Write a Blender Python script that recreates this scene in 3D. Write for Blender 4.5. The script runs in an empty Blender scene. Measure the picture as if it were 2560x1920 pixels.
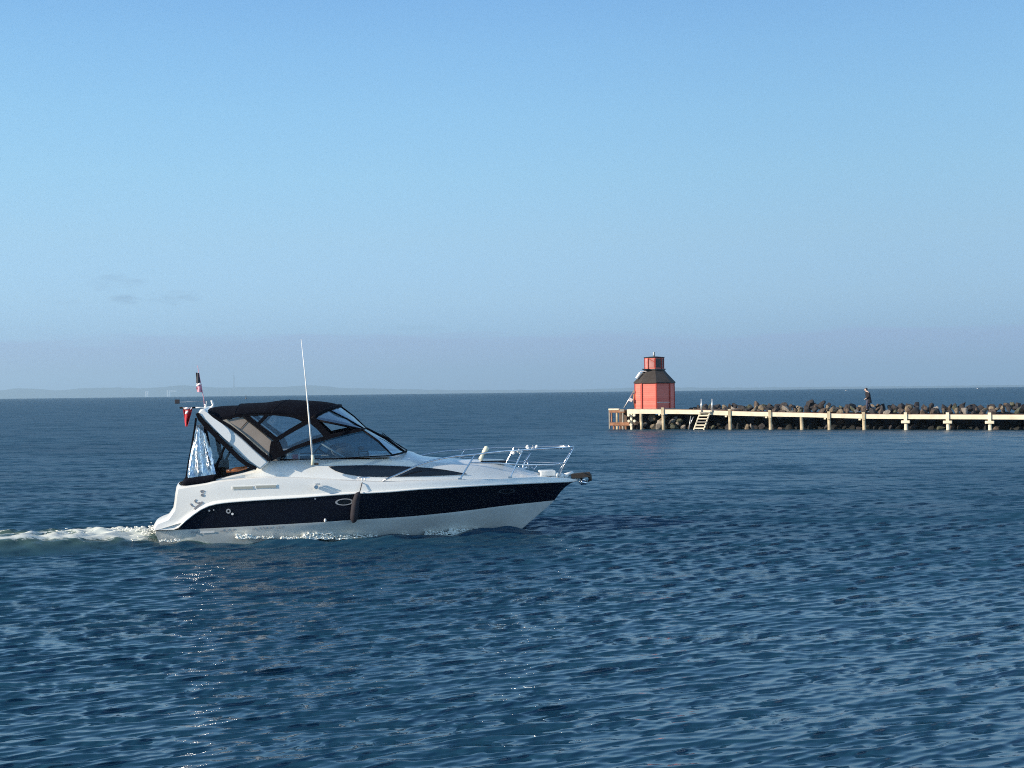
import bpy, bmesh, math, random
import numpy as np
from mathutils import Vector, Matrix, noise

scene = bpy.context.scene
random.seed(7)

# ------------------------------------------------------------------ camera
F = 3200.0                     # focal length in photo pixels (2560 px wide)
CAM_H = 2.95
ROLL = math.radians(0.67)
PITCH = math.radians(0.34)
cam = bpy.data.cameras.new('camera')
cam.sensor_width = 36.0
cam.lens = 36.0 * F / 2560.0
cam.clip_start = 0.1
cam.clip_end = 60000.0
cam_ob = bpy.data.objects.new('camera', cam)
scene.collection.objects.link(cam_ob)
CAM_R = (Matrix.Rotation(math.radians(90) + PITCH, 3, 'X') @ Matrix.Rotation(-ROLL, 3, 'Z'))
cam_ob.matrix_world = Matrix.Translation((0, 0, CAM_H)) @ CAM_R.to_4x4()
scene.camera = cam_ob

# ------------------------------------------------------------------ light
SUN_EL = math.radians(20)
SUN_AZ = math.radians(-110.5)    # compass style from +Y, negative to the left
sun_dir = Vector((math.sin(SUN_AZ) * math.cos(SUN_EL), math.cos(SUN_AZ) * math.cos(SUN_EL), math.sin(SUN_EL)))
sl = bpy.data.lights.new('sun', 'SUN')
sl.energy = 5.0
sl.angle = math.radians(0.5)
sl.color = (1.0, 0.88, 0.71)
so = bpy.data.objects.new('sun', sl)
so.rotation_euler = sun_dir.to_track_quat('Z', 'Y').to_euler()
scene.collection.objects.link(so)

scene.view_settings.view_transform = 'Standard'
scene.view_settings.look = 'None'
scene.view_settings.gamma = 1.0
scene.view_settings.exposure = 0.6
scene.cycles.max_bounces = 8
scene.cycles.transparent_max_bounces = 12
scene.cycles.volume_bounces = 0
scene.cycles.use_denoising = False      # keeps the fine ripples and the glints under the stern
scene.cycles.filter_width = 1.05
scene.cycles.sample_clamp_indirect = 30.0

# ------------------------------------------------------------------ sky
world = bpy.data.worlds.new('World')
scene.world = world
world.use_nodes = True
nt = world.node_tree
nt.nodes.clear()
def N(nt, typ, **kw):
    n = nt.nodes.new(typ)
    for k, v in kw.items():
        setattr(n, k, v)
    return n
def L(nt, a, b):
    nt.links.new(a, b)
def math_node(nt, op, a, b=None, c=None, clamp=False):
    n = N(nt, 'ShaderNodeMath', operation=op, use_clamp=clamp)
    for i, x in enumerate((a, b, c)):
        if x is None:
            continue
        if isinstance(x, (int, float)):
            n.inputs[i].default_value = x
        else:
            L(nt, x, n.inputs[i])
    return n.outputs[0]
def mix_rgb(nt, fac, a, b, blend='MIX'):
    n = N(nt, 'ShaderNodeMix', data_type='RGBA', blend_type=blend)
    for sock, x in ((n.inputs[0], fac), (n.inputs[6], a), (n.inputs[7], b)):
        if isinstance(x, (int, float)):
            sock.default_value = x
        elif isinstance(x, tuple):
            sock.default_value = x if len(x) == 4 else x + (1,)
        else:
            L(nt, x, sock)
    return n.outputs[2]

out = N(nt, 'ShaderNodeOutputWorld')
bg = N(nt, 'ShaderNodeBackground')
bg.inputs[1].default_value = 0.086
sky = N(nt, 'ShaderNodeTexSky', sky_type='NISHITA')
sky.sun_disc = False
sky.sun_elevation = SUN_EL
sky.sun_rotation = -SUN_AZ
sky.altitude = 0
sky.air_density = 1.0
sky.dust_density = 0.3
sky.ozone_density = 2.0
tc = N(nt, 'ShaderNodeTexCoord')
sep = N(nt, 'ShaderNodeSeparateXYZ')
L(nt, tc.outputs['Generated'], sep.inputs[0])
# faint low cloud bank in the bottom three degrees of the sky, ragged upper edge
mp = N(nt, 'ShaderNodeMapping')
mp.inputs['Scale'].default_value = (6, 6, 60)
L(nt, tc.outputs['Generated'], mp.inputs[0])
nz = N(nt, 'ShaderNodeTexNoise')
nz.inputs['Scale'].default_value = 1.6
nz.inputs['Detail'].default_value = 9
L(nt, mp.outputs[0], nz.inputs['Vector'])
edge = math_node(nt, 'MULTIPLY_ADD', nz.outputs['Fac'], 0.036, 0.030)   # elevation of upper edge
bank = N(nt, 'ShaderNodeMapRange', interpolation_type='SMOOTHSTEP')
L(nt, math_node(nt, 'SUBTRACT', edge, sep.outputs[2]), bank.inputs[0])
bank.inputs[1].default_value = -0.001
bank.inputs[2].default_value = 0.010
# the low sky of a clear autumn day: the Nishita horizon is too yellow here, so it is tinted by elevation
ramp = N(nt, 'ShaderNodeValToRGB')
el = math_node(nt, 'DIVIDE', sep.outputs[2], 0.32, clamp=True)
L(nt, el, ramp.inputs[0])
PTS = [(0.0088, (0.2004, 0.3344, 0.7115)), (0.0771, (0.1885, 0.2791, 0.5517)), (0.1504, (0.216, 0.2936, 0.4879)), (0.2236, (0.2663, 0.3324, 0.4698)), (0.3701, (0.335, 0.3904, 0.455)), (0.5166, (0.3759, 0.4535, 0.4846)), (0.6631, (0.3946, 0.4952, 0.5231)), (0.8096, (0.3929, 0.5115, 0.5562)), (0.9463, (0.3703, 0.5027, 0.5763))]
while len(ramp.color_ramp.elements) < len(PTS):
    ramp.color_ramp.elements.new(0.5)
for e_, (p_, c_) in zip(ramp.color_ramp.elements, PTS):
    e_.position = p_
    e_.color = c_ + (1,)
sc3 = N(nt, 'ShaderNodeVectorMath', operation='SCALE')
L(nt, ramp.outputs[0], sc3.inputs[0]); sc3.inputs['Scale'].default_value = 3.0
azf = N(nt, 'ShaderNodeMapRange', interpolation_type='SMOOTHSTEP')     # a little less glow towards the sun side
azf.inputs[1].default_value = -0.6; azf.inputs[2].default_value = 0.1
L(nt, sep.outputs[0], azf.inputs[0])
t0 = mix_rgb(nt, 1.0, sky.outputs[0], sc3.outputs[0], 'MULTIPLY')
zen = N(nt, 'ShaderNodeMapRange')                                      # deeper blue towards the zenith
zen.inputs[1].default_value = 0.32; zen.inputs[2].default_value = 0.85
zen.inputs[3].default_value = 1.0; zen.inputs[4].default_value = 0.75
L(nt, sep.outputs[2], zen.inputs[0])
zs = N(nt, 'ShaderNodeVectorMath', operation='SCALE')
L(nt, t0, zs.inputs[0]); L(nt, zen.outputs[0], zs.inputs['Scale'])
t0 = zs.outputs[0]
tint = mix_rgb(nt, 1.0, t0, mix_rgb(nt, azf.outputs[0], (0.74, 0.76, 0.76), (1.0, 1.0, 1.0)), 'MULTIPLY')
BANK = (2.904, 3.769, 5.791, 1)
base = mix_rgb(nt, math_node(nt, 'MULTIPLY', bank.outputs[0], 0.78), tint, BANK)
# three small grey cloudlets low on the left: (azimuth, elevation, half width, half height)
cur = base
for az, el, wa, wh, st in ((-17.2, 4.85, 1.6, 0.5, .42), (-16.9, 4.15, .9, .32, .50), (-14.8, 4.2, 1.7, .42, .50), (-19.2, 4.0, 1.0, .2, .25), (-4.5, 2.9, 2.2, .22, .25)):
    at = math_node(nt, 'ARCTAN2', sep.outputs[0], sep.outputs[1])
    da = math_node(nt, 'DIVIDE', math_node(nt, 'SUBTRACT', at, math.radians(az)), math.radians(wa))
    de = math_node(nt, 'DIVIDE', math_node(nt, 'SUBTRACT', sep.outputs[2], math.radians(el)), math.radians(wh))
    d2 = math_node(nt, 'ADD', math_node(nt, 'MULTIPLY', da, da), math_node(nt, 'MULTIPLY', de, de))
    mp2 = N(nt, 'ShaderNodeMapping')
    mp2.inputs['Scale'].default_value = (60, 60, 220)
    L(nt, tc.outputs['Generated'], mp2.inputs[0])
    n2 = N(nt, 'ShaderNodeTexNoise')
    n2.inputs['Scale'].default_value = 1.0
    n2.inputs['Detail'].default_value = 5
    L(nt, mp2.outputs[0], n2.inputs['Vector'])
    v = math_node(nt, 'SUBTRACT', math_node(nt, 'MULTIPLY', n2.outputs['Fac'], 2.6), math_node(nt, 'ADD', d2, 0.55))
    mr = N(nt, 'ShaderNodeMapRange', interpolation_type='SMOOTHSTEP')
    mr.inputs[1].default_value = 0.0
    mr.inputs[2].default_value = 1.5
    mr.inputs[4].default_value = st
    L(nt, v, mr.inputs[0])
    cur = mix_rgb(nt, mr.outputs[0], cur, (1.864, 2.894, 4.198, 1))
L(nt, cur, bg.inputs[0])
L(nt, bg.outputs[0], out.inputs[0])

# ------------------------------------------------------------------ helpers
def tag(o, label=None, cat=None, group=None, kind=None):
    if label: o['label'] = label
    if cat: o['category'] = cat
    if group: o['group'] = group
    if kind: o['kind'] = kind
    return o
def empty(name, loc=(0, 0, 0), rz=0.0):
    o = bpy.data.objects.new(name, None)
    o.location = loc
    o.rotation_euler = (0, 0, rz)
    o.empty_display_size = 0.2
    scene.collection.objects.link(o)
    return o
def link_mesh(name, verts, faces, mat, parent=None, smooth=False, sharp=None):
    me = bpy.data.meshes.new(name)
    me.from_pydata([tuple(v) for v in verts], [], faces)
    me.validate()
    me.update()
    if mat: me.materials.append(mat)
    if smooth:
        me.polygons.foreach_set('use_smooth', [True] * len(me.polygons))
        if sharp is not None:
            me.set_sharp_from_angle(angle=math.radians(sharp))
    o = bpy.data.objects.new(name, me)
    scene.collection.objects.link(o)
    if parent: o.parent = parent
    return o
class MB:
    """collects shapes into one mesh"""
    def __init__(s):
        s.v = []; s.f = []
    def add(s, vs, fs):
        b = len(s.v)
        s.v += [Vector(v) for v in vs]
        s.f += [tuple(i + b for i in f) for f in fs]
    def box(s, c, d, rot=None):
        x, y, z = (q / 2 for q in d)
        vs = [Vector((sx * x, sy * y, sz * z)) for sx in (-1, 1) for sy in (-1, 1) for sz in (-1, 1)]
        if rot is not None: vs = [rot @ v for v in vs]
        vs = [v + Vector(c) for v in vs]
        s.add(vs, [(0, 1, 3, 2), (4, 6, 7, 5), (0, 4, 5, 1), (2, 3, 7, 6), (0, 2, 6, 4), (1, 5, 7, 3)])
    def tube(s, pts, r, n=8, cap=True):
        pts = [Vector(p) for p in pts]
        rs = r if isinstance(r, (list, tuple)) else [r] * len(pts)
        rings = []
        up = None
        for i, p in enumerate(pts):
            a = pts[max(i - 1, 0)]; b = pts[min(i + 1, len(pts) - 1)]
            t = (b - a).normalized()
            if up is None:
                up = Vector((0, 0, 1)) if abs(t.z) < 0.9 else Vector((1, 0, 0))
            u = t.cross(up).normalized()
            w = u.cross(t).normalized()
            up = w
            rings.append([p + (u * math.cos(k * 2 * math.pi / n) + w * math.sin(k * 2 * math.pi / n)) * rs[i] for k in range(n)])
        vs = [q for ring in rings for q in ring]
        fs = []
        for i in range(len(pts) - 1):
            for k in range(n):
                k2 = (k + 1) % n
                fs.append((i * n + k, i * n + k2, (i + 1) * n + k2, (i + 1) * n + k))
        if cap:
            fs.append(tuple(range(n - 1, -1, -1)))
            fs.append(tuple((len(pts) - 1) * n + k for k in range(n)))
        s.add(vs, fs)
    def loft(s, rows, close=False):
        m = len(rows[0])
        vs = [p for r in rows for p in r]
        fs = []
        for i in range(len(rows) - 1):
            for k in range(m - 1):
                fs.append((i * m + k, i * m + k + 1, (i + 1) * m + k + 1, (i + 1) * m + k))
        s.add(vs, fs)
    def sphere(s, c, r, n=10, m=7, sc=(1, 1, 1)):
        vs = []; fs = []
        for i in range(m + 1):
            th = math.pi * i / m
            for k in range(n):
                ph = 2 * math.pi * k / n
                vs.append(Vector(c) + Vector((r * sc[0] * math.sin(th) * math.cos(ph), r * sc[1] * math.sin(th) * math.sin(ph), r * sc[2] * math.cos(th))))
        for i in range(m):
            for k in range(n):
                fs.append((i * n + k, (i + 1) * n + k, (i + 1) * n + (k + 1) % n, i * n + (k + 1) % n))
        s.add(vs, fs)
    def build(s, name, mat, parent=None, smooth=False, sharp=None, bevel=0, weld=False):
        o = link_mesh(name, s.v, s.f, mat, parent, smooth, sharp)
        if weld:
            bm = bmesh.new(); bm.from_mesh(o.data)
            bmesh.ops.remove_doubles(bm, verts=bm.verts, dist=1e-4)
            bmesh.ops.recalc_face_normals(bm, faces=bm.faces)
            bm.to_mesh(o.data); bm.free()
            if smooth and sharp is not None: o.data.set_sharp_from_angle(angle=math.radians(sharp))
        if bevel:
            md = o.modifiers.new('bevel', 'BEVEL'); md.width = bevel; md.segments = 2; md.limit_method = 'ANGLE'
        return o

def ray(u, v):
    d = CAM_R @ Vector(((u - 1280) / F, -(v - 960) / F, -1))
    return d

def mat(name, color, rough=0.5, metal=0.0, spec=0.5, var=0.0, vscale=6.0, bump=0.0, bscale=30.0, coat=0.0, col2=None):
    m = bpy.data.materials.new(name)
    m.use_nodes = True
    t = m.node_tree
    b = t.nodes['Principled BSDF']
    b.inputs['Base Color'].default_value = tuple(color) + (1,)
    b.inputs['Roughness'].default_value = rough
    b.inputs['Metallic'].default_value = metal
    b.inputs['Specular IOR Level'].default_value = spec
    b.inputs['Coat Weight'].default_value = coat
    if var or bump:
        c = N(t, 'ShaderNodeTexCoord')
    if var:
        n = N(t, 'ShaderNodeTexNoise')
        n.inputs['Scale'].default_value = vscale
        n.inputs['Detail'].default_value = 6
        L(t, c.outputs['Object'], n.inputs['Vector'])
        c2 = col2 if col2 else tuple(x * (1 - var) for x in color)
        cr = N(t, 'ShaderNodeValToRGB')
        cr.color_ramp.elements[0].position = 0.35
        cr.color_ramp.elements[1].position = 0.65
        cr.color_ramp.elements[0].color = tuple(c2) + (1,)
        cr.color_ramp.elements[1].color = tuple(color) + (1,)
        L(t, n.outputs['Fac'], cr.inputs[0])
        L(t, cr.outputs[0], b.inputs['Base Color'])
    if bump:
        n = N(t, 'ShaderNodeTexNoise')
        n.inputs['Scale'].default_value = bscale
        n.inputs['Detail'].default_value = 4
        L(t, c.outputs['Object'], n.inputs['Vector'])
        bp = N(t, 'ShaderNodeBump')
        bp.inputs['Strength'].default_value = bump
        bp.inputs['Distance'].default_value = 0.02
        L(t, n.outputs['Fac'], bp.inputs['Height'])
        L(t, bp.outputs[0], b.inputs['Normal'])
    return m

# ------------------------------------------------------------------ water
BOAT = dict(u0=440.0, v0=1366.0, half=1.25)
EARTH = 6371000.0 * 1.15
rng = np.random.default_rng(11)
def build_water():
    # rings
    r = [2.0]
    while r[-1] < 19000:
        x = r[-1]
        if x < 6: d = 0.25
        elif x < 300: d = min(x * x / (CAM_H * 1280 * 1.8), 0.0019 * x)
        else: d = x * 0.012 if x < 2000 else x * 0.03
        r.append(x + d)
    r = np.array(r)
    dr = np.gradient(r)
    fine = np.linspace(-math.radians(27.5), math.radians(27.5), 1300)
    coarse = np.linspace(math.radians(27.5), 2 * math.pi - math.radians(27.5), 70)[1:-1]
    ang = np.concatenate([fine, coarse])
    R, A = np.meshgrid(r, ang, indexing='ij')
    X = R * np.sin(A); Y = R * np.cos(A)
    DR = np.repeat(np.maximum(dr, r * 0.96 / 1300)[:, None], len(ang), 1)
    Z = np.zeros_like(X); DX = np.zeros_like(X); DY = np.zeros_like(X)
    lost = np.zeros(len(r))
    ncomp = 140
    lam = np.exp(np.linspace(math.log(0.07), math.log(4.0), ncomp)) * rng.uniform(0.97, 1.03, ncomp)
    main = math.radians(90 + 24)       # crests run from lower left to upper right
    dirs = main + rng.normal(0, 1, ncomp) * np.radians(np.interp(np.log(lam), [math.log(.1), math.log(3)], [27, 12]))
    # slope per component: broad hump around 0.5 - 1.2 m
    lg = np.log(lam)
    s = 0.78 * np.exp(-((lg - math.log(0.17)) / 0.6) ** 2) + 0.36 * np.exp(-((lg - math.log(0.40)) / 0.5) ** 2) + 0.06 * np.exp(-((lg - math.log(1.1)) / 0.7) ** 2) + 0.02
    s *= WAVE_SLOPE / math.sqrt(np.sum(s ** 2) / 2)
    ph = rng.uniform(0, 2 * math.pi, ncomp)
    # gusty patches
    g = np.zeros_like(X)
    for k in range(7):
        a = rng.uniform(0, math.pi); l = rng.uniform(9, 40)
        g += np.sin(2 * math.pi / l * (X * math.cos(a) * 0.7 + Y * math.sin(a)) + rng.uniform(0, 6.28))
    g = 1.0 + 0.06 * g / 1.5 * np.clip(1 - (R - 50) / 60, 0.15, 1)
    g *= 1 - 0.30 * np.exp(-((Y - 66 - 0.12 * X) / 20) ** 2) * (1 / (1 + np.exp(-np.clip(X - 2, -30, 30) / 3)))      # lee of the pier
    g *= 1 + 0.18 * np.exp(-((Y - 34) / 9) ** 2) * (1 / (1 + np.exp(-np.clip(X - 4, -30, 30) / 2)))
    warpx = 0.35 * np.sin(Y * 0.31 + 0.4 * np.sin(X * .23)) + 0.5 * np.sin(X * 0.11 + Y * .17 + 1)
    warpy = 0.35 * np.sin(X * 0.27 + 0.5 * np.sin(Y * .19) + 2) + 0.5 * np.sin(X * .13 - Y * .09)
    rows_near = r < 1500
    nn = int(rows_near.sum())
    Xs = (X + warpx)[:nn]; Ys = (Y + warpy)[:nn]
    for i in range(ncomp):
        k = 2 * math.pi / lam[i]
        fade = np.clip((lam[i] / DR[:nn, 0] - 2.2) / 2.0, 0, 1)
        lost[:nn] += (1 - fade ** 2) * s[i] ** 2 / 2
        nz_ = fade > 0
        m = int(nz_.sum())
        if m == 0: continue
        kx, ky = math.cos(dirs[i]), math.sin(dirs[i])
        P = k * (Xs[:m] * kx + Ys[:m] * ky) + ph[i]
        a = (s[i] / k) * fade[:m, None] * g[:m]
        if lam[i] < 1.6:   # wave groups
            env = 1 + 0.4 * np.sin(k * 0.17 * (Xs[:m] * ky - Ys[:m] * kx) + 0.11 * k * (Xs[:m] * kx + Ys[:m] * ky) + ph[i] * 3)
            a = a * env
        Z[:m] += a * np.cos(P)
        q = 0.9
        sn = np.sin(P)
        DX[:m] -= q * a * kx * sn
        DY[:m] -= q * a * ky * sn
    lost[nn:] = WAVE_SLOPE ** 2
    LG = np.sqrt(lost)[:, None] * g
    foam = np.zeros_like(X)
    wz, foam = wake_field(X, Y)
    LEAN = 1.9                                   # wind from behind the crests: fronts steepen, backs flatten
    DX -= LEAN * Z * math.cos(main)
    DY -= LEAN * Z * math.sin(main)
    Z += wz
    Z -= R ** 2 / (2 * EARTH)
    X = X + DX; Y = Y + DY
    nr, na = X.shape
    co = np.stack([X, Y, Z], -1).reshape(-1, 3)
    co = np.vstack([co, [[0, 0, 0]]])
    i = np.arange(nr - 1)[:, None]; j = np.arange(na)[None, :]
    j2 = (j + 1) % na
    quads = np.stack([i * na + j, i * na + j2, (i + 1) * na + j2, (i + 1) * na + j], -1).reshape(-1, 4)[:, ::-1]
    tris = np.stack([np.full(na, nr * na), (np.arange(na) + 1) % na, np.arange(na)], -1)[:, ::-1]
    nq, ntri = len(quads), len(tris)
    me = bpy.data.meshes.new('water')
    me.vertices.add(len(co)); me.vertices.foreach_set('co', co.astype(np.float32).ravel())
    me.loops.add(nq * 4 + ntri * 3)
    me.loops.foreach_set('vertex_index', np.concatenate([quads.ravel(), tris.ravel()]).astype(np.int32))
    me.polygons.add(nq + ntri)
    me.polygons.foreach_set('loop_start', np.concatenate([np.arange(nq) * 4, nq * 4 + np.arange(ntri) * 3]).astype(np.int32))
    me.polygons.foreach_set('use_smooth', np.ones(nq + ntri, dtype=bool))
    me.update(calc_edges=True)
    at = me.attributes.new('ripple', 'FLOAT', 'POINT')
    at.data.foreach_set('value', np.append(LG.ravel(), 0).astype(np.float32))
    at = me.attributes.new('foam', 'FLOAT', 'POINT')
    at.data.foreach_set('value', np.append(foam.ravel(), 0).astype(np.float32))
    me.materials.append(water_material())
    o = bpy.data.objects.new('water', me)
    scene.collection.objects.link(o)
    tag(o, kind='structure')
    print('water verts', len(co))
    return o
WAVE_SLOPE = 0.215

def water_material():
    m = bpy.data.materials.new('sea_water')
    m.use_nodes = True
    t = m.node_tree
    b = t.nodes['Principled BSDF']
    b.inputs['Base Color'].default_value = (0.012, 0.052, 0.092, 1)
    b.inputs['Roughness'].default_value = 0.06
    b.inputs['IOR'].default_value = 1.36
    geo = N(t, 'ShaderNodeNewGeometry')
    rip = N(t, 'ShaderNodeAttribute', attribute_name='ripple')
    fo = N(t, 'ShaderNodeAttribute', attribute_name='foam')
    # small ripples as a random tilt of the normal, stretched along the crests
    tot = None
    for sc, amp in ((0.4, 0.35), (1.1, 1.0), (3.3, 0.8), (12.0, 0.5), (34.0, 0.4)):
        mp = N(t, 'ShaderNodeMapping')
        mp.inputs['Rotation'].default_value = (0, 0, math.radians(-24))
        mp.inputs['Scale'].default_value = (0.28, 1.0, 0.3)
        L(t, geo.outputs['Position'], mp.inputs[0])
        n = N(t, 'ShaderNodeTexNoise')
        n.inputs['Scale'].default_value = sc
        n.inputs['Detail'].default_value = 3
        L(t, mp.outputs[0], n.inputs['Vector'])
        sub = N(t, 'ShaderNodeVectorMath', operation='SUBTRACT')
        L(t, n.outputs['Color'], sub.inputs[0]); sub.inputs[1].default_value = (0.5, 0.5, 0.5)
        mu = N(t, 'ShaderNodeVectorMath', operation='MULTIPLY')
        L(t, sub.outputs[0], mu.inputs[0]); mu.inputs[1].default_value = (0.35 * amp, 1.0 * amp, 0)
        if tot is None: tot = mu.outputs[0]
        else:
            ad = N(t, 'ShaderNodeVectorMath', operation='ADD')
            L(t, tot, ad.inputs[0]); L(t, mu.outputs[0], ad.inputs[1]); tot = ad.outputs[0]
    scl = N(t, 'ShaderNodeVectorMath', operation='SCALE')
    L(t, tot, scl.inputs[0])
    L(t, math_node(t, 'MULTIPLY_ADD', rip.outputs['Fac'], RIP_GAIN, RIP_BASE), scl.inputs['Scale'])
    ad = N(t, 'ShaderNodeVectorMath', operation='ADD')
    L(t, geo.outputs['Normal'], ad.inputs[0]); L(t, scl.outputs[0], ad.inputs[1])
    nm = N(t, 'ShaderNodeVectorMath', operation='NORMALIZE')
    L(t, ad.outputs[0], nm.inputs[0])
    L(t, nm.outputs[0], b.inputs['Normal'])
    L(t, math_node(t, 'SQRT', math_node(t, 'MULTIPLY_ADD', math_node(t, 'MULTIPLY', rip.outputs['Fac'], rip.outputs['Fac']), 4.4, 0.0015)), b.inputs['Roughness'])
    # foam
    n = N(t, 'ShaderNodeTexNoise'); n.inputs['Scale'].default_value = 7.0; n.inputs['Detail'].default_value = 8; n.inputs['Roughness'].default_value = .7
    mp = N(t, 'ShaderNodeMapping'); mp.inputs['Scale'].default_value = (0.6, 1.6, 1)
    L(t, geo.outputs['Position'], mp.inputs[0]); L(t, mp.outputs[0], n.inputs['Vector'])
    f = math_node(t, 'SUBTRACT', math_node(t, 'ADD', fo.outputs['Fac'], n.outputs['Fac']), 1.0)
    mr = N(t, 'ShaderNodeMapRange', interpolation_type='SMOOTHSTEP')
    mr.inputs[1].default_value = 0.0; mr.inputs[2].default_value = 0.12
    L(t, f, mr.inputs[0])
    fb = N(t, 'ShaderNodeBsdfPrincipled')
    fb.inputs['Base Color'].default_value = (0.62, 0.66, 0.62, 1)
    fb.inputs['Roughness'].default_value = 0.7
    L(t, nm.outputs[0], fb.inputs['Normal'])
    # aerated greenish water under and round the foam
    aer = N(t, 'ShaderNodeMapRange', interpolation_type='SMOOTHSTEP')
    aer.inputs[1].default_value = 0.05; aer.inputs[2].default_value = 0.7
    L(t, fo.outputs['Fac'], aer.inputs[0])
    L(t, mix_rgb(t, aer.outputs[0], (0.012, 0.052, 0.092), (0.075, 0.13, 0.105)), b.inputs['Base Color'])
    ms = N(t, 'ShaderNodeMixShader')
    L(t, mr.outputs[0], ms.inputs[0]); L(t, b.outputs[0], ms.inputs[1]); L(t, fb.outputs[0], ms.inputs[2])
    L(t, ms.outputs[0], t.nodes['Material Output'].inputs[0])
    return m
RIP_GAIN = 6.0
RIP_BASE = 0.20
# ------------------------------------------------------------------ the motor boat: frame of reference
def ground(u, v):
    d = ray(u, v)
    t = -CAM_H / d.z
    return Vector((d.x * t, d.y * t, 0.0))
S_ = ground(440, 1362)
B_ = ground(1313, 1322)
psi = 0.0
for _ in range(30):
    l_ = Vector((-math.sin(psi), math.cos(psi), 0))
    e_ = (B_ - S_).dot(l_) - 1.25
    psi += e_ / (B_ - S_).length
fw = Vector((math.cos(psi), math.sin(psi), 0)); lf = Vector((-math.sin(psi), math.cos(psi), 0))
BO = S_ + lf * 1.25
print('boat heading deg', math.degrees(psi), 'origin', BO, 'waterline length', (B_ - BO).length)
CAMP = Vector((0, 0, CAM_H))
def P(u, v, y):
    """measured point of the boat: photo position plus the athwartships distance y -> boat coordinates"""
    d = ray(u, v)
    t = (y - (CAMP - BO).dot(lf)) / d.dot(lf)
    p = CAMP + d * t - BO
    return Vector((p.dot(fw), y, p.z))

# ------------------------------------------------------------------ boat materials
M = {}
M['gel'] = mat('white_gelcoat', (0.80, 0.80, 0.77), rough=0.28, var=0.05, vscale=0.8, coat=0.3)
M['hullwhite'] = mat('hull_white', (0.68, 0.69, 0.66), rough=0.3, var=0.18, vscale=1.2, coat=0.3)
M['navy'] = mat('navy_gelcoat', (0.004, 0.005, 0.013), rough=0.32, spec=0.35, var=0.25, vscale=2.0)
M['canvas'] = mat('dark_canvas', (0.006, 0.007, 0.012), rough=0.9, spec=0.06, var=0.25, vscale=5, bump=0.25, bscale=7)
M['trim'] = mat('black_trim', (0.003, 0.003, 0.006), rough=0.7, spec=0.1)
M['smoked'] = mat('smoked_glass', (0.006, 0.007, 0.010), rough=0.06, spec=0.6)
M['beige'] = mat('beige_cloth', (0.30, 0.25, 0.21), rough=0.8, var=0.12, vscale=4)
M['steel'] = mat('stainless_steel', (0.75, 0.76, 0.78), rough=0.18, metal=1.0)
M['paint'] = mat('white_paint', (0.82, 0.82, 0.80), rough=0.35)
M['cream'] = mat('cream_plastic', (0.80, 0.76, 0.58), rough=0.4)
M['grey'] = mat('grey_vinyl', (0.30, 0.31, 0.32), rough=0.55, var=0.15)
M['greymark'] = mat('grey_lettering', (0.22, 0.22, 0.24), rough=0.5)
M['palemark'] = mat('pale_lettering', (0.36, 0.38, 0.40), rough=0.5)
M['vent'] = mat('vent_grille', (0.36, 0.37, 0.33), rough=0.6)
M['seat'] = mat('seat_vinyl', (0.42, 0.37, 0.32), rough=0.6, var=0.15)
M['teak'] = mat('varnished_teak', (0.42, 0.13, 0.035), rough=0.3, var=0.4, vscale=3, coat=0.5)
M['red'] = mat('red_cloth', (0.55, 0.03, 0.045), rough=0.8, var=0.3, vscale=12)
M['flagwhite'] = mat('white_cloth', (0.78, 0.72, 0.74), rough=0.8)
M['pink'] = mat('faded_pink_cloth', (0.62, 0.28, 0.36), rough=0.8)
M['flagdark'] = mat('dark_cloth', (0.03, 0.03, 0.04), rough=0.8)
M['fender'] = mat('fender_cloth', (0.016, 0.014, 0.024), rough=0.8, var=0.2, vscale=10)
M['rope'] = mat('dark_rope', (0.05, 0.045, 0.05), rough=0.9)
M['brownblock'] = mat('bronze_brown', (0.05, 0.035, 0.025), rough=0.5)
M['redplastic'] = mat('red_plastic', (0.6, 0.10, 0.10), rough=0.5)
M['interior'] = mat('cockpit_liner', (0.20, 0.19, 0.19), rough=0.6)

def clear_mat(name, tint, gloss, rough, bump=0.0, bscale=5.0):
    m = bpy.data.materials.new(name); m.use_nodes = True
    t = m.node_tree; t.nodes.clear()
    o = N(t, 'ShaderNodeOutputMaterial')
    tr = N(t, 'ShaderNodeBsdfTransparent'); tr.inputs[0].default_value = tint + (1,)
    gl = N(t, 'ShaderNodeBsdfGlossy'); gl.inputs['Roughness'].default_value = rough
    gl.inputs[0].default_value = (0.9, 0.92, 0.95, 1)
    fr = N(t, 'ShaderNodeFresnel'); fr.inputs[0].default_value = 1.5
    mx = N(t, 'ShaderNodeMixShader')
    L(t, math_node(t, 'ADD', math_node(t, 'MULTIPLY', fr.outputs[0], 0.45), gloss, clamp=True), mx.inputs[0])
    L(t, tr.outputs[0], mx.inputs[1]); L(t, gl.outputs[0], mx.inputs[2])
    if bump:
        c = N(t, 'ShaderNodeTexCoord')
        mp = N(t, 'ShaderNodeMapping'); mp.inputs['Scale'].default_value = (1.6, 1.6, 0.5)
        L(t, c.outputs['Object'], mp.inputs[0])
        n = N(t, 'ShaderNodeTexNoise'); n.inputs['Scale'].default_value = bscale; n.inputs['Detail'].default_value = 3
        L(t, mp.outputs[0], n.inputs['Vector'])
        b = N(t, 'ShaderNodeBump'); b.inputs['Strength'].default_value = bump; b.inputs['Distance'].default_value = 0.08
        L(t, n.outputs['Fac'], b.inputs['Height'])
        L(t, b.outputs[0], gl.inputs['Normal'])
    L(t, mx.outputs[0], o.inputs[0])
    return m
M['vinyl'] = clear_mat('clear_vinyl', (0.84, 0.88, 0.90), 0.05, 0.12, 0.15, 3)
M['glass'] = clear_mat('windscreen_glass', (0.60, 0.70, 0.75), 0.04, 0.03)
M['curtain'] = clear_mat('crumpled_clear_vinyl', (0.62, 0.72, 0.82), 0.50, 0.16, 1.0, 4)

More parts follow.
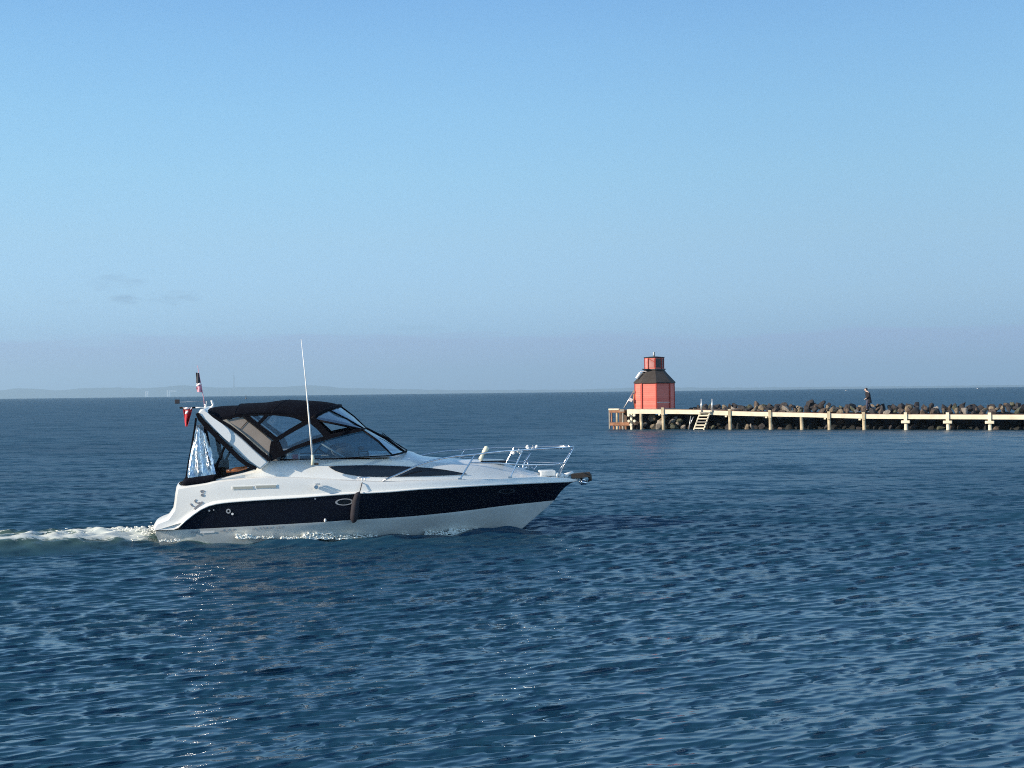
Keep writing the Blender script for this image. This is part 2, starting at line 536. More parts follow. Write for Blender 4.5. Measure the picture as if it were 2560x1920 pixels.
# ------------------------------------------------------------------ boat
boat = empty('motor_boat', BO, psi)
tag(boat, 'white motor cruiser with navy hull band and black canopy, under way to the right', 'motor boat')

def interp(pts, u):
    xs = [p[0] for p in pts]; ys = [p[1] for p in pts]
    n = len(xs)
    if u <= xs[0]: return ys[0]
    if u >= xs[-1]: return ys[-1]
    d = [(ys[i + 1] - ys[i]) / (xs[i + 1] - xs[i]) for i in range(n - 1)]
    m = [d[0]] + [0 if d[i - 1] * d[i] <= 0 else 2 * d[i - 1] * d[i] / (d[i - 1] + d[i]) for i in range(1, n - 1)] + [d[-1]]
    for i in range(n - 1):
        if u <= xs[i + 1]:
            h = xs[i + 1] - xs[i]; t = (u - xs[i]) / h
            return ((2 * t ** 3 - 3 * t * t + 1) * ys[i] + (t ** 3 - 2 * t * t + t) * h * m[i] + (-2 * t ** 3 + 3 * t * t) * ys[i + 1] + (t ** 3 - t * t) * h * m[i + 1])
C_N1 = [(386, 1325.5), (438, 1324), (452, 1312), (476, 1292), (505, 1272), (537, 1260), (595, 1253.5), (758, 1243), (882, 1234), (968, 1229.5), (1060, 1222), (1100, 1220), (1189, 1214.5), (1299, 1209), (1445, 1203)]
C_S = [(450, 1216), (514, 1208), (541, 1202), (600, 1196), (660, 1191.5), (758, 1193.5), (877, 1200), (953, 1203), (1060, 1200), (1147, 1198), (1275, 1194.5), (1348, 1191.5), (1443, 1198)]
C_T = [(452, 1215), (514, 1207), (541, 1199), (575, 1190), (613, 1181), (642, 1171), (667, 1154), (690, 1152.5), (777, 1150), (841, 1148.5), (958, 1148), (1060, 1156), (1171, 1165), (1299, 1181), (1352, 1187)]
C_N0 = [(389, 1327), (438, 1325), (541, 1320), (758, 1308), (882, 1300), (1007, 1292.5), (1100, 1284), (1179, 1275), (1259, 1264.5), (1386, 1251)]
C_C = [(930, 1127), (1017, 1127), (1060, 1140), (1120, 1145), (1199, 1149), (1249, 1155), (1299, 1170), (1338, 1180), (1352, 1184.5)]
def bfun(x, xe, bm, s0, p, stern=0.94):
    t = max(0.0, min(1.0, x / xe))
    if t < s0: return bm * (stern + (1 - stern) * math.sin(t / s0 * math.pi / 2))
    return bm * (1 - ((t - s0) / (1 - s0)) ** p)
XE_N1 = P(1445, 1203, 0).x
XE_N0 = P(1386, 1251, 0).x
XE_T = P(1352, 1187, 0).x
XE_SI = P(1405, 1194, 0).x
def place(u, v, b):
    y = -1.0
    for _ in range(12):
        q = P(u, v, y)
        y = -b(q.x)
    return P(u, v, y)
b_n1 = lambda x: bfun(x, XE_N1, 1.50, 0.42, 2.4)
b_n0 = lambda x: bfun(x, XE_N0, 1.43, 0.35, 2.0)
b_t = lambda x: max(0.0, bfun(x, XE_T, 1.02, 0.45, 2.2, 1.18))
NS = 110
def us(u0, u1, n=NS):
    return [u0 + (u1 - u0) * (i / (n - 1)) for i in range(n)]
def mir(v): return Vector((v.x, -v.y, v.z))
# deck side rows at fractions between the band's upper edge and the side deck
rows = []
starts = [(0.0, 386), (0.06, 389), (0.13, 394), (0.22, 421), (0.33, 430), (0.44, 438), (0.6, 441), (0.77, 443), (0.93, 446), (1.0, 450)]
inw = {0.0: 0.0, 0.06: 0.025, 0.13: 0.06, 0.22: 0.062, 0.33: 0.065, 0.44: 0.07, 0.6: 0.075, 0.77: 0.085, 0.93: 0.10, 1.0: 0.15}
for f, u0 in starts:
    ue = 1445 - 2 * f
    row = []
    for u in us(u0, ue):
        v = interp(C_N1, u) * (1 - f) + interp(C_S, max(u, 450)) * f
        # the inward step fades out towards the stem
        k = inw[f]
        row.append(place(u, v, lambda x, k=k: max(0.0, b_n1(x) - k * min(1, (XE_N1 - x) / 1.2))))
    rows.append(row)
si = []
for u in us(452, 1405):
    v = interp(C_S, u) - 0.8
    w = min(1, max(0, (u - 520) / 90))
    si.append(place(u, v, lambda x, w=w: max(0.0, min(b_n1(x) - 0.16 - 0.16 * w, bfun(x, XE_SI, 1.30, 0.45, 2.2)))))
rows.append(si)
tr_ = []
for u in us(454, 1352):
    w = min(1, max(0, (u - 520) / 90))
    tr_.append(place(u, interp(C_T, u) - (0.6 if u < 560 else 0), lambda x, w=w: max(0.0, b_t(x) * w + (1 - w) * (b_n1(x) - 0.20))))
tm = [a.lerp(b, 0.6) + Vector((0, -0.03 * min(1, (XE_T - b.x) / 1.5), 0.0)) if (b.z - a.z) > 0.02 else a.lerp(b, 0.6) for a, b in zip(si, tr_)]
rows.append(tm); rows.append(tr_)
d = MB(); d.loft(rows); d.loft([[mir(p) for p in r] for r in rows][::-1])
# transom: join both quarters across the stern
tr_l = [r[0] for r in rows[:-1]]
tcols = []
for k in range(13):
    s = 1 - 2 * k / 12
    tcols.append([Vector((p.x - 0.16 * (1 - s * s), p.y * s, p.z)) for p in tr_l])
d.loft(tcols)
# platform underside
ub = [rows[0][0], rows[0][8]]
d.loft([[Vector((p.x, p.y, p.z - 0.012)) for p in ub], [Vector((p.x, -p.y, p.z - 0.012)) for p in ub]])
# coaming top and inner wall of the cockpit
iw = [p + Vector((0, 0.13, 0.0)) for p, u in zip(tr_, us(454, 1352)) if u < 975]
iw0 = [p for p, u in zip(tr_, us(454, 1352)) if u < 975]
iw2 = [p + Vector((0, 0.06, 0)) for p in iw]
iw3 = [Vector((p.x, p.y, 0.62)) for p in iw2]
for q in ([iw0, iw], ):
    d.loft(q); d.loft([[mir(p) for p in r] for r in q][::-1])
# fore deck crown
cc = []
for i, (u, p) in enumerate(zip(us(454, 1352), tr_)):
    if u < 920: continue
    x = p.x
    # centre line height at the same station
    best = min((abs(P(uc, interp(C_C, uc), 0).x - x), uc) for uc in np.linspace(930, 1352, 180))[1]
    zc = P(best, interp(C_C, best), 0).z
    zc = max(zc, p.z)
    cc.append([p] + [Vector((x, p.y * (1 - s), p.z + (zc - p.z) * math.sin(s * math.pi / 2))) for s in (0.15, 0.35, 0.6, 0.8, 1.0)])
d.loft(cc); d.loft([[mir(p) for p in r] for r in cc][::-1])
deck = d.build('deck', M['gel'], boat, smooth=True, sharp=38, weld=True)
# cockpit liner: inner wall, floor, forward bulkhead
ck = MB()
ck.loft([iw, iw2, iw3]); ck.loft([[mir(p) for p in r] for r in [iw, iw2, iw3]][::-1])
ck.loft([iw3, [mir(p) for p in iw3]])
ck.loft([[iw[-1], iw3[-1]], [mir(iw[-1]), mir(iw3[-1])]])
ck.loft([[iw[0], iw3[0]], [mir(iw[0]), mir(iw3[0])]])
ck.build('cockpit_liner', M['interior'], boat, weld=True)

# navy band
nrows = []
for f in (0.0, 0.12, 0.3, 0.5, 0.7, 0.88, 1.0):
    row = []
    ue = 1445 * (1 - f) + 1386 * f
    ve = 1203 * (1 - f) + 1251 * f
    xe = P(ue, ve, 0).x
    for u in us(438.5, ue):
        v = interp(C_N1, u) * (1 - f) + interp(C_N0, u) * f if u < 1386 or f == 0 else None
        if v is None:
            n0x = 1251 + (u - 1386) * (-48 / 59.0)
            v = interp(C_N1, u) * (1 - f) + (1251 if u < 1386 else n0x) * f
            v = min(v, 1251 + (u - 1386) * (-48 / 59.0))
        row.append(place(u, v, lambda x, f=f, xe=xe: max(0.0, bfun(x, xe, 1.485 * (1 - f) + 1.425 * f, 0.42 * (1 - f) + 0.35 * f, 2.4 * (1 - f) + 2.0 * f))))
    nrows.append(row)
n = MB(); n.loft(nrows); n.loft([[mir(p) for p in r] for r in nrows][::-1])
n.build('hull_band', M['navy'], boat, smooth=True, weld=True, sharp=50)
# white bottom
XE_WL = (B_ - BO).dot(fw) - 0.05
h0 = []
for u in us(389, 1386):
    h0.append(place(u, interp(C_N0, u), lambda x: b_n0(x)))
def hull_row(x0, x1, z0, z1, bm, s0, p):
    r = []
    for i in range(NS):
        t = i / (NS - 1)
        x = x0 + (x1 - x0) * t
        r.append(Vector((x, -bfun(x, x1, bm, s0, p, 0.97), z0 + (z1 - z0) * t)))
    return r
ch = [Vector((a.x, a.y + 0.02, a.z - 0.06)) if abs(a.y) > .03 else Vector((a.x - .05, 0, a.z - .05)) for a in h0]
wl = hull_row(-0.30, XE_WL, -0.03, 0.02, 1.28, 0.2, 1.75)
w2 = hull_row(-0.28, XE_WL - 0.25, -0.2, -0.2, 1.15, 0.2, 1.75)
kl = hull_row(-0.25, XE_WL - 0.9, -0.5, -0.45, 0.03, 0.2, 1.7)
hrows = [h0, ch, wl, w2, kl]
h = MB(); h.loft(hrows); h.loft([[mir(p) for p in r] for r in hrows][::-1])
st = [r[0] for r in hrows]
h.loft([[p for p in st], [mir(p) for p in st]])
h.build('hull_bottom', M['hullwhite'], boat, smooth=True, sharp=45, weld=True)
# gunwale rub strip
rub = MB()
for sgn in (1, -1):
    rub.tube([Vector((p.x, sgn * p.y * 1.003, p.z)) for p, u in zip(rows[0], us(386, 1445)) if u > 440][::2], 0.017, 6)
rub.build('rub_rail', M['gel'], boat, smooth=True)

# cabin side windows, dark, on the cabin side between side deck and crease
def cabin_y(u, v):
    """near-side cabin surface through (u, v): between si and tm/tr_"""
    def col(row, u0, u1):
        t = (u - u0) / (u1 - u0) * (NS - 1)
        i = max(0, min(NS - 2, int(t)))
        return row[i].lerp(row[i + 1], t - i)
    a = col(si, 452, 1405); b = col(tm, 453, 1378); c = col(tr_, 454, 1352)
    y = b.y
    for _ in range(5):
        q = P(u, v, y)
        if q.z <= b.z: y = a.y + (b.y - a.y) * max(0, min(1, (q.z - a.z) / max(1e-3, b.z - a.z)))
        else: y = b.y + (c.y - b.y) * max(0, min(1, (q.z - b.z) / max(1e-3, c.z - b.z)))
    return y
W_TOP = [(821, 1166), (860, 1164), (919, 1163), (980, 1164.5), (1033, 1167), (1075, 1170), (1110, 1174), (1168, 1184.5)]
W_BOT = [(821, 1166), (838, 1177), (870, 1186), (903, 1190.5), (951, 1192), (1040, 1191), (1100, 1189), (1168, 1185.5)]
grid = []
for u in us(821, 1168, 40):
    a, b = interp(W_TOP, u), interp(W_BOT, u)
    grid.append([P(u, a + (b - a) * k / 5, cabin_y(u, a + (b - a) * k / 5) - 0.012) for k in range(6)])
for sgn in (1, -1):
    w = MB()
    g = grid if sgn == 1 else [[mir(p) for p in r] for r in grid][::-1]
    w.loft(g)
    o = w.build('cabin_window', M['smoked'], boat, smooth=True)
    o.data.flip_normals() if False else None

# ---- flat built-up pieces on the superstructure sides
def yside(v):
    return -(1.28 - 0.24 * max(0.0, (1172 - v)) / 150.0)
def panel(name, poly, mt, yoff=0.0, th=0.02, parent=None, both=True, yf=None, label=None):
    yf = yf or yside
    res = []
    for sgn in ((1, -1) if both else (1,)):
        bm = bmesh.new()
        pts = [P(u, v, yf(v) + yoff) for u, v in poly]
        if sgn == -1: pts = [mir(p) for p in pts]
        vs = [bm.verts.new(p) for p in pts]
        f = bm.faces.new(vs)
        r = bmesh.ops.extrude_face_region(bm, geom=[f])
        nv = [e for e in r['geom'] if isinstance(e, bmesh.types.BMVert)]
        bmesh.ops.translate(bm, verts=nv, vec=(0, th * sgn, 0))
        bmesh.ops.recalc_face_normals(bm, faces=bm.faces)
        bmesh.ops.triangulate(bm, faces=bm.faces)
        me = bpy.data.meshes.new(name); bm.to_mesh(me); bm.free()
        me.materials.append(mt)
        o = bpy.data.objects.new(name, me); scene.collection.objects.link(o)
        o.parent = parent or boat
        if label: o['label'] = label
        res.append(o)
    return res
def band_mb(mb, line, w, yoff=0.0, th=0.025, sgns=(1, -1), yf=None):
    """flat webbing following a line of photo points on the side plane, w in photo pixels"""
    yf = yf or yside
    left = []; right = []
    n_ = len(line)
    for i, (u, v) in enumerate(line):
        a = line[max(0, i - 1)]; b = line[min(n_ - 1, i + 1)]
        dx, dy = b[0] - a[0], b[1] - a[1]
        l = math.hypot(dx, dy); nx, ny = -dy / l, dx / l
        ww = w[i] if isinstance(w, (list, tuple)) else w
        left.append((u + nx * ww / 2, v + ny * ww / 2)); right.append((u - nx * ww / 2, v - ny * ww / 2))
    for sgn in sgns:
        A = [P(u, v, yf(v) + yoff - th / 2) for u, v in left]; Bq = [P(u, v, yf(v) + yoff - th / 2) for u, v in right]
        A2 = [p + Vector((0, th, 0)) for p in A]; B2 = [p + Vector((0, th, 0)) for p in Bq]
        rr = [A, Bq, B2, A2, A]
        if sgn == -1: rr = [[mir(p) for p in r] for r in rr]
        mb.loft(rr)

# radar arch: two legs and a bridge
arch_aft = [(496, 1031), (499, 1039), (510, 1051), (524, 1065), (539, 1079.5), (555, 1094), (572, 1110), (606, 1143), (624, 1157), (650, 1175)]
arch_fore = [(672, 1155), (640, 1127), (606, 1095), (575, 1070.5), (546, 1050.5), (528, 1038), (520, 1031), (518, 1026)]
arch_top = [(508, 1021.5), (500, 1024)]
ar = MB()
def arch_poly():
    return arch_aft + arch_fore + arch_top
bm = bmesh.new()
for sgn in (1, -1):
    pts = [P(u, v, yside(v) - 0.02) for u, v in arch_poly()]
    if sgn == -1: pts = [mir(p) for p in pts]
    f = bm.faces.new([bm.verts.new(p) for p in pts])
    r = bmesh.ops.extrude_face_region(bm, geom=[f])
    nv = [e for e in r['geom'] if isinstance(e, bmesh.types.BMVert)]
    bmesh.ops.translate(bm, verts=nv, vec=(0, 0.16 * sgn, 0))
xa = P(497, 1031, -1.0); xb = P(519, 1027, -1.0); xc = P(512, 1040, -1.0); xt = P(508, 1021.5, -1.0)
br = [xa, xt, xb, Vector((xb.x - 0.02, 0, xb.z - 0.08)), Vector((xc.x, 0, xc.z))]
vs1 = [bm.verts.new((p.x, -0.92, p.z)) for p in br]; vs2 = [bm.verts.new((p.x - 0.0, 0, p.z + 0.05)) for p in br]; vs3 = [bm.verts.new((p.x, 0.92, p.z)) for p in br]
for a, b in ((vs1, vs2), (vs2, vs3)):
    for k in range(5):
        bm.faces.new((a[k], a[(k + 1) % 5], b[(k + 1) % 5], b[k]))
bmesh.ops.recalc_face_normals(bm, faces=bm.faces)
me = bpy.data.meshes.new('radar_arch'); bm.to_mesh(me); bm.free(); me.materials.append(M['gel'])
arch = bpy.data.objects.new('radar_arch', me); scene.collection.objects.link(arch); arch.parent = boat
md = arch.modifiers.new('bevel', 'BEVEL'); md.width = 0.035; md.segments = 3; md.limit_method = 'ANGLE'; md.angle_limit = math.radians(50)
me.polygons.foreach_set('use_smooth', [True] * len(me.polygons)); me.set_sharp_from_angle(angle=math.radians(40))
# raised fairing on the arch leg
fair = [(500, 1030), (506, 1026), (516, 1030), (534, 1045), (556, 1060), (570, 1073), (577, 1086), (577, 1099), (573, 1106), (560, 1095), (540, 1076), (515, 1050), (502, 1038)]
panel('arch_fairing', fair, M['paint'], yoff=-0.045, th=0.03, parent=arch)
# horn shaped mast light on the arch
hm = MB(); hm.tube([P(512, 1028, -0.2), P(524, 1022, -0.2), P(531, 1018, -0.2), P(533, 1012, -0.2), P(530, 1005, -0.2), P(529, 1001, -0.2)], [0.05, 0.045, 0.035, 0.024, 0.022, 0.024], 8)
hm.build('mast_light', M['paint'], arch, smooth=True)
hm = MB(); hm.tube([P(513, 1026, 0.1), P(514, 1013, 0.1)], 0.018, 8); hm.sphere(P(513.5, 1018, 0.1), 0.028); hm.sphere(P(513.5, 1012, 0.1), 0.022, sc=(1.5, 1, .6))
hm.build('stern_light', M['paint'], arch, smooth=True)
# black edging of the arch
for sg_ in (1, -1):
    t1 = MB()
    band_mb(t1, [(492, 1033), (499, 1047), (520, 1070), (545, 1095), (570, 1119), (598, 1147), (618, 1162), (640, 1172)], [7, 10, 11, 11, 11, 10, 10, 6], yoff=-0.01, th=0.12, sgns=(sg_,))
    band_mb(t1, [(524, 1035), (546, 1048), (575, 1066), (606, 1090), (640, 1121), (676, 1151)], [5, 6, 7, 8, 9, 9], yoff=-0.01, th=0.06, sgns=(sg_,))
    t1.build('arch_edging', M['trim'], arch)

# canopy top
bot = [(519, 1032), (530, 1043), (544, 1051.5), (560, 1047), (586, 1040), (631, 1035), (655, 1033.5), (685, 1034), (722, 1037), (750, 1042), (779, 1048)]
top = [(521, 1025), (534, 1020), (560, 1016.5), (580, 1015.5), (598, 1015), (607, 1010.5), (640, 1009), (668, 1007.5), (695, 1003.5), (722, 1001), (760, 1002.5), (800, 1005), (830, 1009), (851, 1015)]
crow = []
K = 40
for i in range(K):
    t = i / (K - 1)
    ub_, ut = 519 + 260 * t, 521 + 330 * t
    b_ = P(ub_, interp(bot, ub_), -1.06)
    c_ = P(ut, interp(top, ut), 0.0)
    prof = []
    for s in (0, 0.1, 0.22, 0.4, 0.6, 0.8, 1.0):
        # superelliptic cross-section
        y = -1.06 * (1 - s ** 1.25)
        zz = b_.z + (c_.z - b_.z) * (1 - (1 - s) ** 2.6) ** 0.9 if s > 0 else b_.z
        xx = b_.x + (c_.x - b_.x) * (1 - (1 - s) ** 1.6)
        prof.append(Vector((xx, y, zz)))
    crow.append(prof)
def both(rows_):
    full = []
    for r in rows_:
        full.append(r + [mir(p) for p in r[-2::-1]])
    return full
cv = MB(); cv.loft(both(crow))
o = cv.build('canopy', M['canvas'], boat, smooth=True, sharp=60)
sd = o.modifiers.new('thick', 'SOLIDIFY'); sd.thickness = 0.015
canopy = o
# rolled bows under the canvas and its front hem
bw = MB()
bw.tube(both([crow[-1]])[0], 0.042, 8)
bw.build('canopy_bow', M['trim'], canopy, smooth=True)
for kk in (10, 24):
    bw = MB(); bw.tube([p + Vector((0, 0, 0.005)) for p in both([crow[kk]])[0]], 0.018, 6)
    bw.build('canopy_bow', M['trim'], canopy, smooth=True)
# canvas sides
for sg_ in (1, -1):
    sd_ = MB()
    band_mb(sd_, [(612, 1038), (650, 1068), (690, 1099), (700, 1120), (708, 1144)], [10, 11, 13, 11, 10], sgns=(sg_,))
    band_mb(sd_, [(778, 1049), (735, 1073), (688, 1100)], [11, 10, 10], yoff=-0.004, sgns=(sg_,))
    band_mb(sd_, [(780, 1049), (800, 1070), (824, 1094)], [20, 15, 17], yoff=-0.008, sgns=(sg_,))
    band_mb(sd_, [(676, 1150), (706, 1134), (735, 1120), (770, 1108), (830, 1090), (870, 1081), (905, 1074)], [8, 9, 9, 10, 11, 10, 8], yoff=-0.014, sgns=(sg_,))
    band_mb(sd_, [(669, 1035), (643, 1063)], 8, yoff=-0.003, sgns=(sg_,))
    band_mb(sd_, [(545, 1050), (586, 1042), (631, 1037), (685, 1036), (722, 1039), (750, 1044), (779, 1050)], [5, 5, 5, 5, 6, 8, 10], yoff=-0.006, sgns=(sg_,))
    sd_.build('canopy_side_frame', M['trim'], canopy)
panel('canopy_side_cloth', [(716, 1037), (750, 1042), (779, 1047), (782, 1058), (765, 1062), (748, 1050)], M['canvas'], yoff=0.0, parent=canopy)
panel('canopy_side_cloth', [(690, 1103), (706, 1126), (704, 1138), (680, 1149), (673, 1138), (675, 1115), (678, 1103)], M['trim'], yoff=0.004, th=0.012, parent=canopy)
panel('beige_side_panel', [(568, 1051), (586, 1046), (606, 1043), (640, 1070), (678, 1102), (675, 1115), (672, 1140), (664, 1131), (640, 1110), (600, 1077)], M['beige'], yoff=0.012, th=0.012, parent=canopy)
for sg_ in (1, -1):
    bs = MB(); band_mb(bs, [(600, 1074), (619, 1053)], 1.4, yoff=0.004, th=0.004, sgns=(sg_,)); bs.build('panel_seam', M['trim'], canopy)
panel('side_window', [(625, 1040), (660, 1039), (645, 1060)], M['vinyl'], yoff=0.002, th=0.004, parent=canopy)
panel('side_window', [(668, 1039), (722, 1041), (755, 1050), (690, 1096), (648, 1063)], M['vinyl'], yoff=0.002, th=0.004, parent=canopy)
panel('side_window', [(694, 1102), (775, 1056), (815, 1090), (770, 1104), (708, 1128)], M['vinyl'], yoff=0.002, th=0.004, parent=canopy)
# forward clear panel of the canopy between bow and windscreen
def yfront(s): return s
fa = [Vector(p) for p in both([crow[-1]])[0]]
def wtop(y):   # windscreen top rail
    e = P(905, 1074, -1.12)
    k = 1 - (abs(y) / 1.12) ** 2
    return Vector((e.x + 0.10 * k, y, e.z + 0.005 * k))
def wbase(y):  # windscreen foot on the deck
    e = P(980, 1138, -1.12)
    c = P(1016, 1127, 0.0)
    k = 1 - (abs(y) / 1.12) ** 2
    return Vector((e.x + (c.x - e.x) * k, y, e.z + (c.z - e.z) * k))
ys = [p.y * 1.12 / 1.06 for p in fa]
fr_ = MB()
fr_.loft([fa, [a.lerp(wtop(y), 0.5) + Vector((0.03, 0, 0)) for a, y in zip(fa, ys)], [wtop(y) for y in ys]])
fr_.build('front_window', M['vinyl'], canopy, smooth=True)
for idx in (0, 3, 6, 9, 12):
    fm = MB(); fm.tube([fa[idx], fa[idx].lerp(wtop(ys[idx]), 0.5) + Vector((0.03, 0, 0)), wtop(ys[idx])], 0.026 if idx in (0, 12) else 0.018, 6)
    fm.build('front_window_frame', M['trim'], canopy, smooth=True)
# windscreen
gs = MB()
yl = np.linspace(-1.12, 1.12, 17)
gs.loft([[wtop(y) for y in yl], [wtop(y).lerp(wbase(y), 0.5) + Vector((0.02, 0, 0.02)) for y in yl], [wbase(y) for y in yl]])
wsc = gs.build('windscreen', M['glass'], boat, smooth=True)
panel('windscreen_side', [(708, 1147), (735, 1126), (770, 1113), (830, 1096), (905, 1079), (942, 1103), (980, 1138), (900, 1144), (841, 1147.5)], M['glass'], yoff=0.06, th=0.006, parent=wsc)
wf = MB()
wf.tube([wtop(y) for y in yl], 0.022, 6)
wf.tube([wbase(y) for y in yl], 0.02, 6)
for y in (-1.12, -0.42, 0.42, 1.12):
    wf.tube([wtop(y), wtop(y).lerp(wbase(y), 0.5) + Vector((0.025, 0, 0.025)), wbase(y)], 0.024, 6)
for sgn in (1, -1):
    q = [P(u, v, yside(v) + 0.06) for u, v in ((700, 1149), (777, 1147.5), (841, 1146.5), (900, 1143), (980, 1138.5))]
    wf.tube([Vector((p.x, p.y * sgn, p.z)) for p in q], 0.012, 6)
wf.build('windscreen_frame', M['trim'], wsc, smooth=True)
sb = MB(); sb.tube([P(803, 1109, -1.0), P(860, 1143, -1.0)], 0.018, 6); sb.build('windscreen_brace', M['paint'], wsc, smooth=True)
sb = MB(); sb.tube([mir(P(803, 1109, -1.0)), mir(P(860, 1143, -1.0))], 0.018, 6)
sb.build('windscreen_brace', M['paint'], wsc, smooth=True)
for y in (-0.3, 0.5):
    wp = MB()
    a = wbase(y) + Vector((0.03, 0, 0.03)); b = wtop(y - 0.25).lerp(wbase(y - 0.25), 0.35) + Vector((0.06, 0, 0.06))
    wp.tube([a, b], 0.008, 5)
    wp.build('wiper', M['trim'], wsc)

# stern enclosure: crumpled clear curtain with dark skirt
def cur_pt(s, t):
    """s 0..1 along: near side from x=541 px aft to the corner, round, across the stern; t 0 top .. 1 bottom"""
    # near side part
    n_near = [(514, 1082), (541, 1187)]
    c_aft = [(489, 1062), (468, 1196)]
    if s < 0.35:
        k = s / 0.35
        ut = 514 + (492 - 514) * k; ub2 = 541 + (470 - 541) * k
        vt = 1084 + (1066 - 1084) * k; vb = 1187 + (1197 - 1187) * k
        y = -1.12 + 0.0 * k
        p = P(ut + (ub2 - ut) * t, vt + (vb - vt) * t, y - 0.10 * t)
    else:
        k = (s - 0.35) / 0.65
        a = P(492 + (470 - 492) * t, 1066 + (1197 - 1066) * t, -1.12 - 0.10 * t)
        y = a.y * (1 - 2 * k)
        p = Vector((a.x - 0.12 * math.sin(k * math.pi), y, a.z))
    w = math.sin(t * math.pi)
    p = p + Vector((0.03 * math.sin(9 * s * 6.28 + 4 * t) * w, 0.035 * math.sin(s * 40 + 3 * t) * w, 0))
    return p
cg = MB(); cg.loft([[cur_pt(s, t) for t in np.linspace(0, 1, 14)] for s in np.linspace(0, 1, 60)])
cg.build('stern_curtain', M['curtain'], boat, smooth=True)
sk = MB()
skr = []
for s in np.linspace(0, 1, 40):
    a = cur_pt(s, 1.0)
    if s < 0.35:
        k = s / 0.35
        b = P(541 + (456 - 541) * k, 1201 + (1214 - 1201) * k + 2 * math.sin(k * 3.14), -1.27)
    else:
        k = (s - 0.35) / 0.65
        a0 = P(456, 1214, -1.27); b = Vector((a0.x - 0.10 * math.sin(k * math.pi), a0.y * (1 - 2 * k), a0.z))
    skr.append([a + Vector((0, 0, 0.01)), a.lerp(b, 0.5) + Vector((-0.02, -0.01, 0)), b])
sk.loft(skr)
o = sk.build('curtain_skirt', M['canvas'], boat, smooth=True)
sd = o.modifiers.new('thick', 'SOLIDIFY'); sd.thickness = 0.012
for sg_ in (1, -1):
    kb = MB()
    band_mb(kb, [(512, 1062), (517, 1100), (524, 1140), (540, 1192)], [6, 12, 12, 9], yf=lambda v: -1.12, yoff=0.05, th=0.02, sgns=(sg_,))
    band_mb(kb, [(561, 1118), (551, 1142), (538, 1168)], 6, yf=lambda v: -1.14, th=0.02, sgns=(sg_,))
    band_mb(kb, [(490, 1045), (487, 1070), (480, 1110), (470, 1160), (464, 1200)], [5, 5, 4, 3, 3], yf=lambda v: -1.05, yoff=0.0, th=0.02, sgns=(sg_,))
    kb.build('curtain_edging', M['trim'], boat)
panel('aft_side_window', [(527, 1090), (560, 1121), (540, 1167), (531, 1150)], M['vinyl'], th=0.004, yf=lambda v: -1.15)
panel('aft_side_window', [(563, 1124), (612, 1166), (600, 1168), (545, 1168)], M['vinyl'], th=0.004, yf=lambda v: -1.15)

# cockpit furniture
cs = MB()
a = P(548, 1195, -1.0); b = P(640, 1165, -1.0)
cs.box(((a.x + b.x) / 2 - 0.15, 0, a.z - 0.12), (0.75, 2.0, 0.30))
cs.box((a.x - 0.05, 0, a.z + 0.10), (0.16, 2.0, 0.36))
cs.build('aft_bench', M['trim'], boat, bevel=0.04)
tk = MB()
tk.tube([P(566, 1178, -1.08), P(590, 1174, -1.08), P(618, 1168.5, -1.08)], [0.035, 0.05, 0.03], 8)
tk.build('teak_rail', M['teak'], boat, smooth=True)
hs = MB()
q = P(705, 1150, -0.55)
hs.box((q.x, -0.55, q.z + 0.02), (0.5, 0.6, 0.35)); hs.box((q.x - 0.28, -0.55, q.z + 0.24), (0.12, 0.62, 0.55))
hs.build('helm_seat', M['grey'], boat, bevel=0.06)
hs = MB(); hs.box((q.x, 0.55, q.z + 0.02), (0.5, 0.6, 0.35)); hs.box((q.x - 0.28, 0.55, q.z + 0.24), (0.12, 0.62, 0.55))
hs.build('companion_seat', M['grey'], boat, bevel=0.06)
ds = MB()
a = P(800, 1146, -1.0); b = P(975, 1136, -1.0)
z0 = a.z - 0.02
ds.loft([[Vector((x, y, z0 + 0.02 + 0.06 * max(0, 1 - abs(y)) * s)) for y in np.linspace(-1.05, 1.05, 13)] for s, x in ((0, a.x), (.3, a.x + .5), (.8, b.x - .2), (1.0, b.x))])
ds.build('dashboard', M['seat'], boat, smooth=True)
c = P(853, 1128, -0.55)
for k in (-0.55, 0.35):
    dp = MB(); dp.sphere((c.x, k, c.z - 0.02), 0.30, 14, 9, (0.95, 0.9, 0.55)); dp.build('instrument_pod', M['interior'], boat, smooth=True)
dp = MB()
c2 = P(903, 1120, -0.5); dp.sphere((c2.x, -0.5, c2.z), 0.05, 10, 7, (1.3, 1, .9)); dp.tube([(c2.x - .03, -0.5, c2.z), (c2.x - .06, -.5, c2.z - .16)], .02, 6)
dp.build('compass', M['interior'], boat, smooth=True)
sw = MB()
c = P(795, 1122, -0.55)
pts = [Vector((c.x + 0.12 * math.cos(t), -0.55 + 0.19 * math.sin(t), c.z + 0.13 * math.cos(t))) for t in np.linspace(0, 2 * math.pi, 19)]
sw.tube(pts, 0.014, 6, cap=False); sw.tube([c + Vector((.0, 0, 0)), c + Vector((.18, 0, -.12))], 0.02, 6)
sw.tube([pts[0], pts[9]], 0.01, 5); sw.tube([pts[4], pts[13]], 0.01, 5)
sw.build('steering_wheel', M['trim'], boat, smooth=True)

